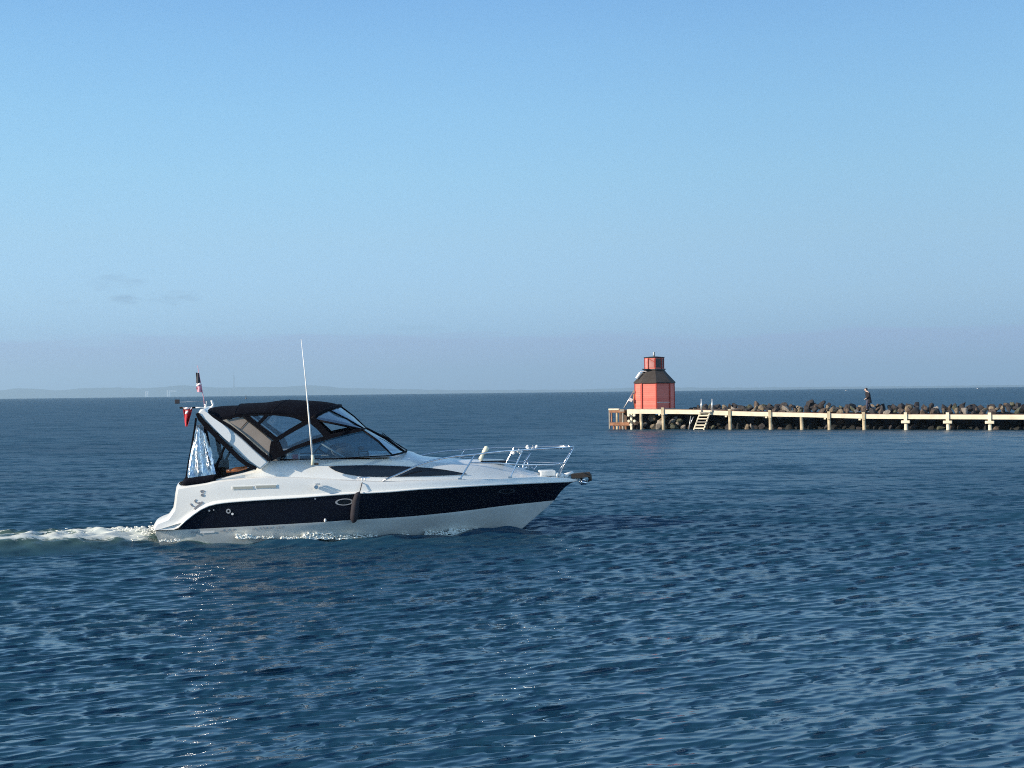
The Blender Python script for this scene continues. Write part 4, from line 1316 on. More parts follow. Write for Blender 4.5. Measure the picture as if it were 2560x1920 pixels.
# beacon hut: octagonal
HB = 3.3                                       # distance behind the pier front
hc0 = PW(1637, 1022, HB)
HZ = prel(PW(1600, 1023)).z - 0.03
HC = Vector((hc0.x, hc0.y, HZ))
vd = Vector((HC.x, HC.y, 0)).normalized()
hut_rot = math.atan2(-vd.y, -vd.x)              # direction from hut to camera
hut = empty('beacon_hut', HC, 0)
tag(hut, 'eight-sided red wooden beacon hut with dark flared roof and small lantern', 'beacon hut')
mpp = (HC - CAMP).length / F
def zat(v):
    d = ray(1637, v); t = (Vector((HC.x, HC.y, 0)) - Vector((0, 0, 0))).dot(vd) / d.dot(vd)
    return CAM_H + d.z * t - HZ
WALL_R = 95 * mpp / 2.0 / 0.985
def octo(R, z, off=0.0, n=8):
    # face normals at -62.6, -17.6, 27.4, 72.4 degrees seen from the camera (positive to the right)
    out = []
    for k in range(n):
        a = hut_rot + math.radians(-17.6 + 22.5 + 45 * k)
        out.append(Vector((R * math.cos(a), R * math.sin(a), z)))
    return out
def ringloft(name, specs, mt, parent, cap=True, bevel=0):
    m_ = MB(); n = 8
    vs = []
    for R, z in specs: vs += octo(R, z)
    fs = []
    for i in range(len(specs) - 1):
        for k in range(n):
            fs.append((i * n + k, i * n + (k + 1) % n, (i + 1) * n + (k + 1) % n, (i + 1) * n + k))
    fs.append(tuple(range(n - 1, -1, -1))); fs.append(tuple((len(specs) - 1) * n + k for k in range(n)))
    m_.add(vs, fs)
    return m_.build(name, mt, parent, bevel=bevel)
ze = zat(957)
ringloft('wall', [(WALL_R, -0.05), (WALL_R, ze + 0.05)], M['redwood'], hut)
tr = MB()
for p in octo(WALL_R + 0.005, 0):
    tr = MB(); tr.box((p.x, p.y, (ze) / 2), (0.10, 0.10, ze), Matrix.Rotation(math.atan2(p.y, p.x), 3, 'Z'))
    tr.build('corner_board', M['redtrim'], hut)
# door on the left lit face
def face_pt(kdeg, w, z, out):
    a = hut_rot + math.radians(kdeg)
    n_ = Vector((math.cos(a), math.sin(a), 0)); t_ = Vector((-math.sin(a), math.cos(a), 0))
    ap = WALL_R * math.cos(math.radians(22.5))
    return n_ * (ap + out) + t_ * w + Vector((0, 0, z)), a
ringloft('roof', [(104 * mpp / 2, ze - 0.035), (104 * mpp / 2, ze + 0.05), (64 * mpp / 2, zat(934)), (50 * mpp / 2, zat(925)), (49 * mpp / 2, zat(923))], M['roofing'], hut)
ringloft('roof_curb', [(56 * mpp / 2, zat(925.5)), (56 * mpp / 2, zat(922))], M['blackpaint'], hut)
# lantern
zl0, zl1 = zat(923), zat(895)
LR = 46.5 * mpp / 2 / 0.985
lan = ringloft('lantern', [(LR * 0.97, zl0 - 0.1), (LR * 0.97, zl1)], M['redwood'], hut)
tr = MB()
for p in octo(LR, 0):
    tr = MB(); tr.box((p.x, p.y, (zl0 + zl1) / 2 + 0.005), (0.07, 0.07, zl1 - zl0), Matrix.Rotation(math.atan2(p.y, p.x), 3, 'Z'))
    tr.build('lantern_post', M['redtrim'], lan)
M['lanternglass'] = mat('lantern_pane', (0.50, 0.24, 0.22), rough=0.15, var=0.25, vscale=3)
M['shadepane'] = mat('shaded_pane', (0.010, 0.016, 0.024), rough=0.3)  # pane copy with shade in its colour, for faces away from the sun
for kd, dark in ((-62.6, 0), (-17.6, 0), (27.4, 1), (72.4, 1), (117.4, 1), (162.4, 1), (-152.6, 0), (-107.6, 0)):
    a = hut_rot + math.radians(kd)
    n_ = Vector((math.cos(a), math.sin(a), 0)); c = n_ * (LR * 0.97 * math.cos(math.radians(22.5)) + 0.012)
    m_ = MB(); m_.box((c.x, c.y, (zl0 + zl1) / 2 + 0.02), (0.02, LR * 0.56, (zl1 - zl0) * 0.78), Matrix.Rotation(a, 3, 'Z'))
    m_.build('lantern_pane', M['shadepane'] if dark else M['lanternglass'], lan)
for kd in (-40, ):
    br = MB()
a = hut_rot + math.radians(-17.6)
n_ = Vector((math.cos(a), math.sin(a), 0)); t_ = Vector((-math.sin(a), math.cos(a), 0))
c = n_ * (LR * 0.95)
br = MB(); br.tube([c - t_ * 0.26 + Vector((0, 0, zl1 - 0.05)), c + t_ * 0.28 + Vector((0, 0, zl0 + (zl1 - zl0) * 0.62))], 0.025, 6)
br.build('lantern_brace', M['redtrim'], lan)
ringloft('lantern_roof', [(LR * 1.06, zl1), (LR * 1.10, zl1 + 0.03), (LR * 1.10, zl1 + 0.07), (LR * 0.3, zl1 + 0.12)], M['blackpaint'], hut)
m_ = MB(); m_.tube([(0.0, 0, zl1 + 0.1), (0.0, 0, zat(880))], [0.07, 0.06], 10); m_.build('vent_pipe', M['greywood'], hut, smooth=True)
lx = Vector((-vd.y, vd.x, 0)); 
if lx.x < 0: lx = -lx
def hu(u, v, toward=0.0):
    """point of the hut from its photo position, at the given distance towards the camera from its axis"""
    d = ray(u, v); t = (HC.dot(vd) - toward) / d.dot(vd)
    return CAMP + d * t - HC
m_ = MB(); m_.box(hu(1634, 884, 0.1), (0.08, 0.08, 0.24)); m_.build('light_box', M['paint'], hut, bevel=0.01)
# pale plates on the left of the roof
m_ = MB()
a = hu(1601, 932, 0.5); b = hu(1591.5, 946, 0.5)
m_.tube([a, b], 0.12, 10)
m_.build('roof_plate', M['paint'], hut)
m_ = MB(); a = hu(1610, 928.5, 0.4); m_.box(a, (0.5, 0.4, 0.06)); m_.build('roof_plate', M['flagwhite'], hut)
m_ = MB(); a = hu(1613, 923.0, 0.7); m_.box(a, (0.46, 0.4, 0.07)); m_.build('roof_plate', M['blackpaint'], hut)
# door in the left lit face: frame line and handle
p, a = face_pt(-17.6, 0.0, 1.0, 0.01)
# a white line low on the shaded side
m_ = MB(); p1, a1 = face_pt(27.4, 0.0, zat(1005.5), 0.03); m_.box(p1, (0.03, WALL_R * 0.74, 0.035), Matrix.Rotation(a1, 3, 'Z')); m_.build('low_rail', M['galv'], hut)
p, a = face_pt(-62.6, 0, 0.95, 0.015); m_ = MB(); m_.box(p, (0.03, 0.8, 1.75), Matrix.Rotation(a, 3, 'Z')); dr_ = m_.build('door', M['redwood'], hut)
p, a = face_pt(-62.6, 0.3, 0.95, 0.05); m_ = MB(); m_.box(p, (0.05, 0.03, 0.14), Matrix.Rotation(a, 3, 'Z')); m_.build('handle', M['galv'], dr_)
ringloft('foundation', [(WALL_R * 1.06, -0.12), (WALL_R * 1.06, 0.04)], M['greywood'], hut)

# slanted pole with small white panel against the hut
lpO = PW(1562, 1020, HB - 1.0)
lp = empty('slanted_pole', lpO, 0)
tag(lp, 'slanted grey pole with a small white panel leaning on the left of the red hut', 'pole')
q0 = PW(1560, 1020, HB - 1.0) - lpO; q1 = PW(1586, 975, HB - 0.6) - lpO
m_ = MB(); m_.tube([q0, q1], [0.05, 0.035], 8); m_.build('pole', M['galv'], lp, smooth=True)
c = PW(1577.5, 1000, HB - 0.9) - lpO
m_ = MB(); m_.box(c, (0.24, 0.05, 0.26), Matrix.Rotation(0.5, 3, 'Y')); m_.build('panel', M['paint'], lp, bevel=0.01)
m_ = MB(); c = PW(1585, 979, HB - 0.8) - lpO; m_.box(c, (0.12, 0.1, 0.2)); m_.build('pole_bracket', M['greywood'], lp, bevel=0.01)
m_ = MB(); m_.tube([PW(1586, 985, HB - 0.4) - lpO, PW(1588, 1019, HB - .4) - lpO], 0.11, 8); m_.build('upright_post', M['rust'], lp, smooth=True)
# low wooden deck under the hut
m_ = MB()
for k in range(1):
    m_.box((1.3 * 0 + (S0 + 5.5) / 1, 3.4, HZ - 0.14), (7.6, 3.9, 0.14))
hd = m_.build('hut_platform', M['plank'], pier, bevel=0.01)

# ------------------------------------------------------------------ breakwater stones
tones = [('dark grey', (0.040, 0.037, 0.040), (0.016, 0.015, 0.018)), ('brownish', (0.11, 0.082, 0.066), (0.045, 0.034, 0.028)), ('tan', (0.25, 0.20, 0.14), (0.10, 0.08, 0.06)), ('pale grey', (0.30, 0.27, 0.24), (0.14, 0.125, 0.11)), ('greenish grey', (0.10, 0.105, 0.075), (0.045, 0.05, 0.035)), ('black', (0.012, 0.013, 0.013), (0.006, 0.007, 0.006))]  # last tone is near black, used mostly under the pier
tmats = [mat('stone_' + t[0].replace(' ', '_'), t[1], rough=0.9, var=0.5, vscale=1.8, bump=0.5, bscale=5, col2=t[2]) for t in tones]
def rock_mesh(seed, mt):
    bm = bmesh.new()
    bmesh.ops.create_icosphere(bm, subdivisions=3, radius=1.0)
    rnd = random.Random(seed)
    planes = [(Vector((rnd.gauss(0, 1), rnd.gauss(0, 1), rnd.gauss(0, 1))).normalized(), rnd.uniform(0.42, 0.80)) for _ in range(13)]
    off = Vector((seed * 3.1, seed * 1.7, 0))
    for v in bm.verts:
        p = v.co.copy()
        for n_, d_ in planes:
            e = p.dot(n_) - d_
            if e > 0: p -= n_ * e * 0.93
        p += p.normalized() * (noise.noise(p * 1.6 + off) * 0.08 + noise.noise(p * 5 + off) * 0.04)
        v.co = p
    me = bpy.data.meshes.new('boulder'); bm.to_mesh(me); bm.free()
    me.materials.append(mt)
    me.polygons.foreach_set('use_smooth', [True] * len(me.polygons)); me.set_sharp_from_angle(angle=math.radians(20))
    return me
rocks = [[rock_mesh(i * 7 + j + 1, tmats[j]) for j in range(6)] for i in range(5)]
RN = random.Random(5)
nb = 0
pile_s = [along(PW(u, 1040)) for u in (1577, 1657, 1744, 1824, 1925, 2003, 2072, 2159, 2264, 2369, 2474, 2590)]
ordn = ['first', 'second', 'third', 'fourth', 'fifth', 'sixth', 'seventh', 'eighth', 'ninth', 'tenth', 'eleventh', 'last']
blist = []
def boulder(s, back, z, size, tone, where, sc=None):
    global nb
    o = bpy.data.objects.new('boulder', rocks[RN.randrange(5)][tone])
    scene.collection.objects.link(o)
    o.location = pier_xy(s, back, z)
    o.rotation_euler = (RN.uniform(0, 6.3), RN.uniform(0, 6.3), RN.uniform(0, 6.3))
    sc = sc or (RN.uniform(0.85, 1.35), RN.uniform(0.75, 1.1), RN.uniform(0.6, 0.95))
    o.scale = tuple(size * q for q in sc)
    k = sum(1 for q in pile_s if q < s)
    bay = ordn[min(k, len(ordn) - 1)]
    szn = 'small' if size < 0.30 else ('medium' if size < 0.42 else 'large')
    lab = '%s %s boulder %s in %s pile bay' % (szn, tones[tone][0], where, bay)
    tag(o, lab, 'boulder', 'boulders of the breakwater')
    blist.append((lab, s, o))
    nb += 1
SE = along(PW(2600, 1040)) + 1.0
# crest line of the stones in the photo
CR = [(1700, 1019), (1716, 1014), (1735, 1010), (1760, 1012), (1800, 1011), (1830, 1015), (1860, 1009), (1890, 1010), (1922, 1009), (1960, 1014), (2000, 1010), (2030, 1005), (2060, 1014), (2110, 1011), (2155, 1011), (2200, 1013), (2230, 1011), (2262, 1008), (2290, 1011), (2330, 1016), (2385, 1009), (2440, 1014), (2480, 1012), (2520, 1006), (2560, 1010), (2700, 1010)]
s_start = along(PW(1686, 1040))
# ridge stones (top)
s = s_start
while s < SE:
    u = ULUT(s)
    back = 4.3 + RN.uniform(-0.2, 0.3)
    zc = (PW(u, interp(CR, u), back)).z
    size = RN.uniform(0.24, 0.42)
    if u < 1716: size = 0.24
    tone = RN.choices(range(5), [8, 3, 1.0, .5, 1])[0]
    boulder(s, back, zc - size * 0.62, size, tone, 'on the breakwater crest')
    s += size * RN.uniform(1.15, 1.5)
# upper front row
s = s_start + 0.1
while s < SE:
    u = ULUT(s)
    back = 3.2 + RN.uniform(-0.15, 0.3)
    zc = (PW(u, interp(CR, u) + 6.5, back)).z
    size = RN.uniform(0.23, 0.39)
    tone = RN.choices(range(5), [6, 3, 1.3, .7, 1])[0]
    boulder(s, back, zc - size * 0.55, size, tone, 'behind the pier deck')
    s += size * RN.uniform(1.2, 1.6)
s = s_start + 0.3
while s < SE:
    u = ULUT(s)
    back = 2.35 + RN.uniform(-0.1, 0.2)
    zc = (PW(u, interp(CR, u) + 13.5, back)).z
    size = RN.uniform(0.22, 0.38)
    tone = RN.choices(range(5), [5, 3, 1.2, .8, 1])[0]
    boulder(s, back, zc - size * 0.5, size, tone, 'low at deck edge')
    s += size * RN.uniform(1.6, 2.2)
# stones under the deck at the water
s = along(PW(1592, 1040))
while s < SE:
    left = s < along(PW(1720, 1040))
    size = RN.uniform(0.30, 0.50) if left else RN.uniform(0.26, 0.42)
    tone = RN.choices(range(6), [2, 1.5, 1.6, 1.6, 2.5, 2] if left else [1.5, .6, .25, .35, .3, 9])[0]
    boulder(s, RN.uniform(0.75, 1.2), RN.uniform(-0.05, 0.16), size, tone, 'at waterline under pier')
    s += size * RN.uniform(1.3, 1.9)
s = along(PW(1592, 1040)) + 0.2
while s < SE:
    left = s < along(PW(1720, 1040))
    size = RN.uniform(0.36, 0.56)
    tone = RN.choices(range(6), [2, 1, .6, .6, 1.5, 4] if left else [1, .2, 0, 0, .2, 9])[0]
    boulder(s, RN.uniform(1.5, 1.9), RN.uniform(0.42, 0.62), size, tone, 'deeper under the pier')
    s += size * RN.uniform(1.9, 2.6)
# individually visible stones under the left end
for (u, v, back, size, tone, sc) in ((1634, 1044, 0.9, 0.40, 2, (1.2, .8, 1.1)), (1648, 1064, 0.7, 0.50, 3, (1.3, .8, .9)), (1611, 1061, 0.7, 0.30, 3, (1.4, .8, .6)), (1595, 1060, 0.8, .36, 1, (1.5, .9, .7)), (1682, 1052, 0.7, .30, 3, (1, .9, 1)), (1689, 1045, 0.8, .22, 3, (1, .9, .9)), (1698, 1052, 0.8, .26, 4, (1, .9, 1.2)), (1658, 1047, .75, .30, 2, (.6, .8, 1.3)), (1685, 1069, .6, .34, 4, (1.3, .9, .7)), (2025, 1010, 4.1, .5, 0, (1, 1, 1.2)), (1966, 1024, 2.4, .36, 3, (.9, .9, 1.1)), (1880, 1068, 0.6, .26, 3, (1.5, .8, .6)), (2085, 1024, 2.5, .42, 2, (.9, .9, 1.0))):
    p = PW(u, v, back)
    boulder(along(p), back, p.z, size, tone, 'near the hut end' if u < 1720 else 'standing out tall', sc)
for lab in sorted(set(l for l, _, _ in blist)):
    same = sorted([(s_, o_) for l, s_, o_ in blist if l == lab], key=lambda q: q[0])
    if len(same) > 1:
        for k, (s_, o_) in enumerate(same):
            o_['label'] = lab + ', ' + ordn[min(k, 10)] + ' from left'
print('boulders', nb)
# rubble fill inside the mound
m_ = MB(); rows_ = []
s = along(PW(1594, 1040)); i = 0
while s < SE + 6:
    r = []
    for back, z in ((1.3, -0.8), (1.6, 0.1), (2.4, 0.65), (3.2, 0.95), (4.3, 1.15), (5.6, 0.9), (7.0, 0.1), (8.5, -0.9)):
        k = 1.0
        r.append(pier_xy(s, back + RN.uniform(-.15, .15), -0.8 + (z + 0.8) * k * 0.97 + RN.uniform(-.1, .1)))
    rows_.append(r); s += 0.45
m_.loft(rows_)
o = m_.build('breakwater_rubble', tmats[5], None)
tag(o, kind='stuff')

# ------------------------------------------------------------------ person on the breakwater
def person():
    base = PW(2170, 1027.0, 3.0)
    root = empty('person', base, 0)
    root.scale = (0.93, 0.93, 0.93)
    tag(root, 'person in long dark coat and dark cap walking left on the breakwater, head bowed', 'person')
    skin = mat('skin', (0.62, 0.44, 0.36), rough=0.6)
    coat = mat('dark_coat', (0.014, 0.013, 0.020), rough=0.9)
    jeans = mat('blue_grey_trousers', (0.055, 0.06, 0.10), rough=0.9)
    shoe = mat('dark_shoe', (0.02, 0.018, 0.018), rough=0.7)
    # joints (x to the right in the photo, y away, z up); walks to the left
    J = [(0.03, 0, 0.90), (0.02, 0, 1.08), (-0.01, 0, 1.28), (-0.05, 0, 1.44), (-0.10, 0, 1.53), (-0.13, 0, 1.62), (-0.12, 0, 1.70),
         (0.0, -0.18, 1.40), (0.02, -0.23, 1.14), (-0.16, -0.22, 0.98), (-0.23, -0.21, 0.955),
         (-0.02, 0.18, 1.40), (0.05, 0.24, 1.14), (-0.10, 0.24, 0.95), (-0.16, 0.23, 0.90),
         (-0.02, -0.10, 0.84), (-0.12, -0.11, 0.48), (-0.08, -0.11, 0.09), (-0.24, -0.11, 0.04),
         (0.06, 0.10, 0.84), (0.12, 0.10, 0.48), (0.30, 0.10, 0.14), (0.20, 0.10, 0.05)]
    R = [.15, .14, .165, .12, .055, .085, .08, .075, .05, .038, .03, .075, .05, .038, .03, .095, .062, .042, .04, .095, .062, .042, .04]
    E = [(0, 1), (1, 2), (2, 3), (3, 4), (4, 5), (5, 6), (3, 7), (7, 8), (8, 9), (9, 10), (3, 11), (11, 12), (12, 13), (13, 14), (0, 15), (15, 16), (16, 17), (17, 18), (0, 19), (19, 20), (20, 21), (21, 22)]
    # fingers of both hands
    for w, sgn in ((10, -1), (14, 1)):
        hx, hy, hz = J[w]
        for f in range(5):
            a = len(J)
            off = (f - 2) * 0.018
            if f == 0:
                J.append((hx + 0.01, hy - 0.03 * sgn, hz + 0.0)); J.append((hx - 0.03, hy - 0.045 * sgn, hz - 0.01))
            else:
                ln = (0, .055, .065, .06, .045)[f]
                J.append((hx - ln * 0.6, hy + off, hz - 0.02)); J.append((hx - ln * 0.9, hy + off, hz - 0.05))
            R.extend([0.010, 0.008]); E.extend([(w, a), (a, a + 1)])
    me = bpy.data.meshes.new('body'); me.from_pydata(J, E, []); me.update()
    o = bpy.data.objects.new('body', me); scene.collection.objects.link(o); o.parent = root
    me.materials.append(skin)
    sk_ = o.modifiers.new('skin', 'SKIN'); sk_.use_smooth_shade = True
    for i, sv in enumerate(me.skin_vertices[0].data):
        sv.radius = (R[i], R[i]); sv.use_root = (i == 0)
    sb_ = o.modifiers.new('sub', 'SUBSURF'); sb_.levels = 1; sb_.render_levels = 1
    # coat: a loft round the trunk down to the thighs, with sleeves
    m_ = MB(); rows_ = []
    for z, cx, rx, ry in ((1.50, -0.09, .075, .08), (1.46, -0.06, .13, .18), (1.40, -0.03, .16, .235), (1.25, 0.01, .185, .24), (1.05, 0.03, .185, .225), (0.90, 0.05, .20, .225), (0.72, 0.07, .215, .235), (0.60, 0.08, .22, .24)):
        rows_.append([Vector((cx + rx * math.cos(a), ry * math.sin(a), z + 0.02 * math.cos(a))) for a in np.linspace(0, 2 * math.pi, 17)])
    m_.loft(rows_)
    for k in ((7, 8, 9), (11, 12, 13)):
        m_.tube([Vector(J[q]) for q in k], [.095, .075, .058], 10)
    m_.build('coat', coat, root, smooth=True)
    m_ = MB()
    m_.tube([Vector(J[15]) + Vector((0, 0, .02)), J[16], Vector(J[17]) + Vector((0, 0, .02))], [.11, .082, .065], 10)
    m_.tube([Vector(J[19]) + Vector((0, 0, .02)), J[20], Vector(J[21]) + Vector((0, 0, .02))], [.11, .082, .065], 10)
    m_.build('trousers', jeans, root, smooth=True)
    for q, z in ((17, .05), (21, .09)):
        c = Vector(J[q]); m_ = MB(); m_.sphere((c.x - 0.08, c.y, c.z - 0.04), 0.07, 10, 6, (2.0, .75, .7)); m_.build('shoe', shoe, root, smooth=True)
    # face
    hd = Vector(J[5])
    m_ = MB(); m_.sphere(hd + Vector((-0.02, 0, 0.01)), 0.1, 14, 10, (1.0, .82, 1.2)); m_.sphere(hd + Vector((-0.125, 0, -0.01)), .022, 8, 6); m_.build('head', skin, root, smooth=True)
    m_ = MB()
    for s_ in (-1, 1): m_.sphere(hd + Vector((-0.105, 0.035 * s_, 0.03)), 0.011, 6, 5)
    m_.box(hd + Vector((-0.112, 0, -0.055)), (0.015, 0.05, 0.008))
    m_.build('face', shoe, root)
    m_ = MB(); m_.sphere(hd + Vector((0.02, 0, 0.055)), 0.108, 14, 8, (1.0, .88, .95)); m_.box(hd + Vector((-0.11, 0, 0.075)), (0.10, 0.13, 0.015)); m_.sphere(hd + Vector((0.065, 0, -0.01)), 0.075, 10, 8, (.7, 1, 1.2))
    m_.build('cap', coat, root, smooth=True)
person()

# ------------------------------------------------------------------ far away: coast, mast, silos, buoy
FAR = 16000.0
def far_pt(u, v, D=FAR):
    d = ray(u, v); k = D / math.hypot(d.x, d.y)
    return Vector((d.x * k, d.y * k, CAM_H + d.z * k))
M['coast'] = mat('wooded_coast', (0.035, 0.045, 0.03), rough=1.0, var=0.4, vscale=0.002)
cp_ = [(-120, 978), (0, 976), (40, 971), (90, 972), (150, 976), (200, 971), (270, 969), (350, 970), (410, 967.5), (455, 963), (500, 966), (560, 969), (640, 967), (700, 968), (770, 963), (810, 965), (860, 970), (960, 972), (1060, 974), (1150, 975.5), (1300, 975), (1450, 974), (1540, 971), (1620, 968), (1700, 969), (1800, 969.5), (2000, 968), (2300, 965.5), (2700, 961)]
m_ = MB(); rows_ = []
for u in np.linspace(-600, 2700, 420):
    uu = max(u, -119)
    vh = interp(cp_, uu) + noise.noise(Vector((u * 0.035, 3, 0))) * 1.6 + noise.noise(Vector((u * 0.13, 7, 0))) * 0.9
    if u < 0: vh -= u * 0.012
    tp = far_pt(u, vh); lo = far_pt(u, vh, FAR); dn = Vector((tp.x, tp.y, 0)).normalized()
    rows_.append([Vector((lo.x, lo.y, -45)) - dn * 400, Vector((tp.x, tp.y, tp.z * 0.6 - 8)) - dn * 150, tp, tp + dn * 500 + Vector((0, 0, 3)), Vector((tp.x, tp.y, -45)) + dn * 1500])
m_.loft(rows_)
o = m_.build('hills', M['coast'], None, smooth=True)
tag(o, kind='structure')
M['farsteel'] = mat('dull_steel', (0.10, 0.10, 0.11), rough=0.8)
b = far_pt(585, 975, FAR - 500); t = far_pt(584, 929, FAR - 500)
ms = empty('radio_mast', (b.x, b.y, 0)); tag(ms, 'very tall thin mast rising from the hazy far coast', 'mast')
h_ = t.z
m_ = MB(); m_.tube([(0, 0, -20), (0, 0, h_ * .35), (0, 0, h_ * 0.8), (0, 0, h_)], [10, 7, 6, 3.5], 6)
m_.build('mast_shaft', M['farsteel'], ms)
m_ = MB(); m_.box((0, 0, h_ * 0.36), (22, 22, 8)); m_.box((0, 0, h_ * 0.70), (17, 17, 7)); m_.build('platform', M['farsteel'], ms)
m_ = MB(); m_.box((-50, 0, 25), (40, 40, 90)); m_.build('mast_building', M['farsteel'], ms)
M['silo'] = mat('white_silo', (0.55, 0.56, 0.58), rough=0.6)
for (u, v0, v1, w, lab) in ((368, 977, 990, 8, 'pale hazy tower block on the far coast, left one of a pair'), (422, 976, 990, 9, 'pale hazy tower block with a flat wing on the far coast')):
    c = far_pt(u, v0, FAR - 900); r_ = w / 3200 * FAR / 2
    o = empty('silo', (c.x, c.y, 0)); tag(o, lab, 'silo')
    m_ = MB(); m_.tube([(-r_ * .45, 0, -30), (-r_ * .45, 0, c.z)], r_ * .55, 12); m_.tube([(r_ * .5, 0, -30), (r_ * .5, 0, c.z * .85)], r_ * .5, 12)
    m_.build('silo_tank', M['silo'], o)
    m_ = MB(); m_.box((r_ * (2.0 if w == 9 else 0), 0, c.z - 8), (r_ * (3.6 if w == 9 else 1.6), r_, 14)); m_.build('roof_house', M['silo'], o)
# channel buoy on the horizon
g = ground(615, 991.5)
k = 900 / g.length; g = g * k
by_ = empty('channel_buoy', (g.x, g.y, -900 ** 2 / (2 * EARTH))); tag(by_, 'tiny dark channel buoy on the horizon above the canopy of the motor boat', 'buoy')
m_ = MB(); m_.tube([(0, 0, -0.5), (0, 0, 0.3), (0, 0, 0.9), (0, 0, 1.9)], [0.55, 0.6, 0.35, 0.12], 10); m_.build('buoy_body', M['blackpaint'], by_, smooth=True)
m_ = MB(); m_.tube([(0, 0, 1.9), (0, 0, 2.6)], [0.45, 0.05], 8); m_.build('top_mark', M['blackpaint'], by_)
# gulls low over the water
def gull(u, v, D, label, sp_):
    d = ray(u, v); k = D / math.hypot(d.x, d.y); p = CAMP + d * k
    o = empty('seagull', p, 0.4); tag(o, label, 'seagull', 'seagulls over the water')
    w = mat('white_feathers', (0.8, 0.8, 0.8), rough=0.8); g_ = mat('grey_feathers', (0.4, 0.42, 0.45), rough=0.8)
    m_ = MB(); m_.tube([(-.22, 0, 0.02), (-.16, 0, .02), (-.05, 0, 0), (.08, 0, 0), (.2, 0, 0.01), (.3, 0, 0.0)], [.02, .05, .075, .07, .03, .01], 8); m_.build('body', w, o, smooth=True)
    for s_ in (-1, 1):
        m_ = MB(); A = [(-.10, .04 * s_, .03), (-.14, .3 * s_, .12 * sp_), (-.02, .62 * s_, .03 + .12 * sp_)]; B2 = [(.08, .04 * s_, .03), (.02, .3 * s_, .11 * sp_), (.04, .64 * s_, .02 + .12 * sp_)]
        m_.loft([[Vector(q) for q in A], [Vector(q) for q in B2]]); m_.loft([[Vector(q) - Vector((0, 0, .015)) for q in B2], [Vector(q) - Vector((0, 0, .015)) for q in A]]); m_.build('wing', g_, o)
gull(2445, 972, 210, 'tiny white seagull low over the water right of the walking person', 1.0)
gull(2116, 976, 240, 'tiny grey-white seagull low over the water left of the walking person', 0.6)

# ------------------------------------------------------------------ wake and foam
WR = np.random.default_rng(3)
wk = [(WR.uniform(0.22, 0.9), WR.uniform(0, math.pi), WR.uniform(0, 6.28)) for _ in range(16)]
# stern position where the wake trail starts, in boat coordinates
def wake_field(X, Y):
    lx_ = (X - BO.x) * fw.x + (Y - BO.y) * fw.y
    ly_ = (X - BO.x) * lf.x + (Y - BO.y) * lf.y
    Z = np.zeros_like(X); foam = np.zeros_like(X)
    near = (np.abs(lx_) < 40) & (np.abs(ly_) < 30)
    x = lx_[near]; y = ly_[near]
    sig = lambda a: 1 / (1 + np.exp(-np.clip(a, -30, 30)))
    beh = sig((-0.55 - x) * 5)
    d = np.maximum(0, -0.3 - x)
    rough = np.zeros_like(x)
    for l, a, ph_ in wk:
        rough += np.sin(2 * math.pi / l * (x * math.cos(a) + y * math.sin(a)) + ph_ + 1.3 * np.sin(x * 2.1 + ph_) + 1.1 * np.sin(y * 2.7 + ph_)) * l / 8
    width = 0.85 + 0.20 * d
    core = np.exp(-((y - 0.0) / width) ** 2)
    amp = 0.16 * np.exp(-d / 9) + 0.05
    z = beh * core * (amp + rough * (0.09 + 0.16 * np.exp(-d / 3)))
    # divergent wave on the near side behind the boat: ridge and dark hollow
    yc = -1.10 - 0.12 * d
    fade_in = 1 - np.exp(-d / 1.2)
    z += beh * fade_in * 0.15 * np.exp(-((y - yc - 0.25) / 0.42) ** 2)
    z -= beh * fade_in * 0.12 * np.exp(-((y - yc + 0.50) / 0.45) ** 2)
    f = beh * ((0.60 * np.exp(-d / 2.4) + 0.22) * np.exp(-((y + 0.10 * d) / (width * 1.15)) ** 2) + 0.36 * np.exp(-((y - yc - 0.42) / 0.34) ** 2) + 0.16 * core * np.exp(-d / 10) + 0.30 * rough * core)
    # wave thrown off the hull side: low ridge running along the hull with foam specks
    hb = 1.25 * np.where(x < 2.0, 1.0, np.clip(1 - ((x - 2.0) / 5.8).clip(0, 1) ** 1.9, 0, 1))
    on = sig((x + 0.2) * 5) * sig((8.2 - x) * 4)
    yy = np.abs(y) - hb
    z += on * 0.05 * np.exp(-((yy - 0.12) / 0.22) ** 2) * (1 + 0.9 * np.sin(x * 3.1 + 1) + 0.5 * np.sin(x * 7.7)) * 0.8
    z -= on * 0.05 * np.exp(-((yy - 0.75) / 0.35) ** 2)
    bow = np.exp(-((x - 6.6) / 0.9) ** 2)
    z += bow * 0.06 * np.exp(-((yy - 0.2) / 0.3) ** 2)
    seg = np.clip(0.5 + 0.5 * np.sin(x * 2.3 + 0.7) + 0.35 * np.sin(x * 5.9) + 0.2 * np.sin(x * 13), 0, 1.2)
    f += on * 0.62 * np.exp(-((yy - 0.06) / 0.10) ** 2) * seg
    # under the hull the water is kept down
    inside = (yy < -0.12) & (x > 0.0) & (x < 7.6)
    z = np.where(inside, -0.12, z)
    Z[near] = z; foam[near] = np.clip(f, 0, 1.2)
    return Z, foam
build_water()

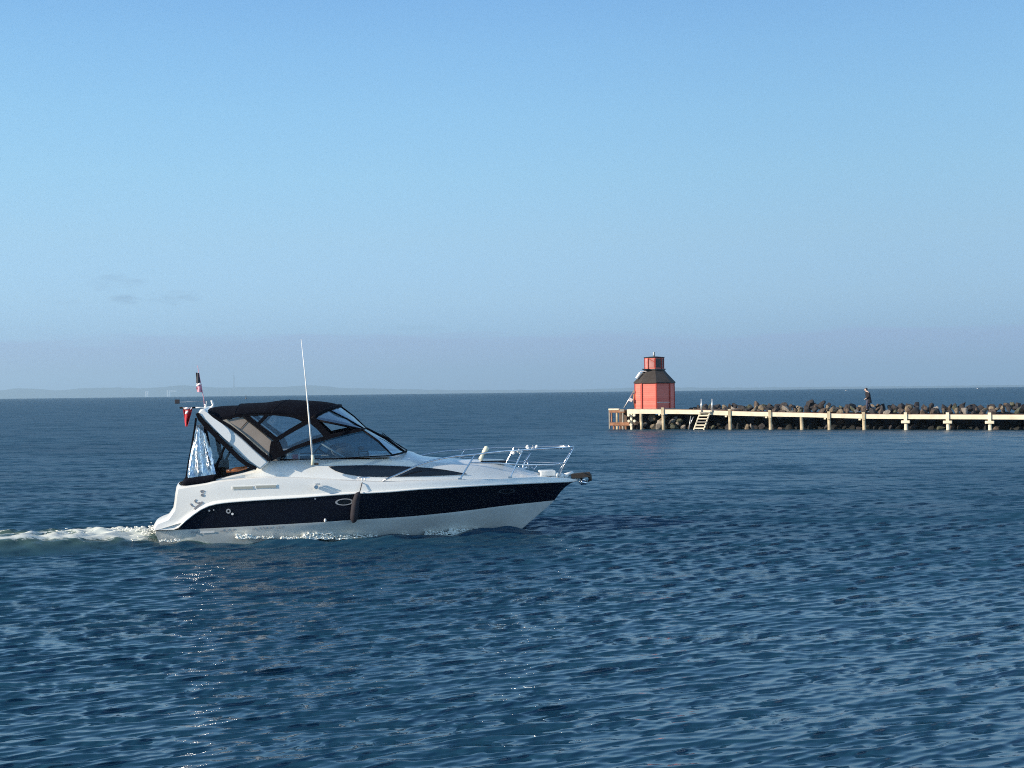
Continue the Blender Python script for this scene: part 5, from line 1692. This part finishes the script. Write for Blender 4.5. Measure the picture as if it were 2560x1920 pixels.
# spray: small lumps of white water along the hull and over the wake
fm = MB()
ico_v = []; ico_f = []
bm = bmesh.new(); bmesh.ops.create_icosphere(bm, subdivisions=1, radius=1.0)
ico_v = [v.co.copy() for v in bm.verts]; ico_f = [tuple(v.index for v in f.verts) for f in bm.faces]; bm.free()
FR = random.Random(9)
def lump(p, r, fl=0.7):
    q = Matrix.Rotation(FR.uniform(0, 6), 3, 'Z')
    s_ = Vector((FR.uniform(.8, 1.9), FR.uniform(.6, 1.1), FR.uniform(.5, 1.0) * fl))
    fm.add([p + q @ Vector((v.x * s_.x * r * FR.uniform(.8, 1.2), v.y * s_.y * r, v.z * s_.z * r)) for v in ico_v], ico_f)
def hside(x): return 1.25 * (1.0 if x < 2.0 else max(0, 1 - ((x - 2.0) / 5.8) ** 1.9))
wlx = [p.x for p in wl]; wly = [-p.y for p in wl]
for (u0, u1, v0, v1, n_, r0) in ((592, 628, 1336, 1346, 120, .028), (628, 684, 1340, 1346, 60, .018), (700, 770, 1342, 1347, 70, .02), (755, 834, 1331, 1347, 170, .028), (838, 945, 1336, 1348, 130, .026), (1000, 1022, 1334, 1339, 16, .016), (1062, 1150, 1327, 1338, 120, .024), (1120, 1207, 1322, 1333, 150, .028), (400, 450, 1348, 1354, 40, .02)):
    for _ in range(int(n_ * 2.6)):
        k = FR.random()
        u = u0 + (u1 - u0) * k
        v = v0 + (v1 - v0) * (1 - FR.random() ** 2.6) + 1.5 * math.sin(u * 0.21)
        y = -1.35
        for _i in range(6):
            q = P(u, v, y); y = -float(np.interp(q.x, wlx, wly)) - 0.10
        q = P(u, v, y - FR.uniform(0, .06))
        if q.z < 0.0: q.z = FR.uniform(0, .02)
        lump(wld(q), r0 * FR.uniform(.35, 1.1))
for _ in range(1500):
    d_ = FR.expovariate(1 / 1.6)
    if d_ > 14: continue
    x = -0.45 - d_
    yy = FR.gauss(0.25, 0.45 + 0.05 * d_)
    if noise.noise(Vector((x * 2.2, yy * 3.0, 0.5))) < -0.05: continue
    zt = (0.13 * math.exp(-d_ / 5) + 0.05) * math.exp(-(yy / (0.8 + .1 * d_)) ** 2)
    z = zt + abs(FR.gauss(0, 0.035)) * math.exp(-d_ / 6)
    lump(wld(Vector((x, yy, z))), FR.uniform(.008, .026) * (0.6 + 0.6 * math.exp(-d_ / 4)))
fo_m = mat('sea_foam', (0.80, 0.82, 0.78), rough=0.6)
o = fm.build('foam', fo_m, None, smooth=True)
tag(o, kind='stuff')

# ------------------------------------------------------------------ air
hz = bpy.data.materials.new('haze_air'); hz.use_nodes = True
t = hz.node_tree; t.nodes.clear()
ho = N(t, 'ShaderNodeOutputMaterial'); pv = N(t, 'ShaderNodeVolumePrincipled')
pv.inputs['Color'].default_value = (0.56, 0.80, 1.0, 1)
pv.inputs['Density'].default_value = 1.2e-4
pv.inputs['Anisotropy'].default_value = 0.2
L(t, pv.outputs[0], ho.inputs['Volume'])
m_ = MB(); m_.box((0, 0, 150), (44000, 44000, 400)); o = m_.build('haze', hz, None)
tag(o, kind='stuff')
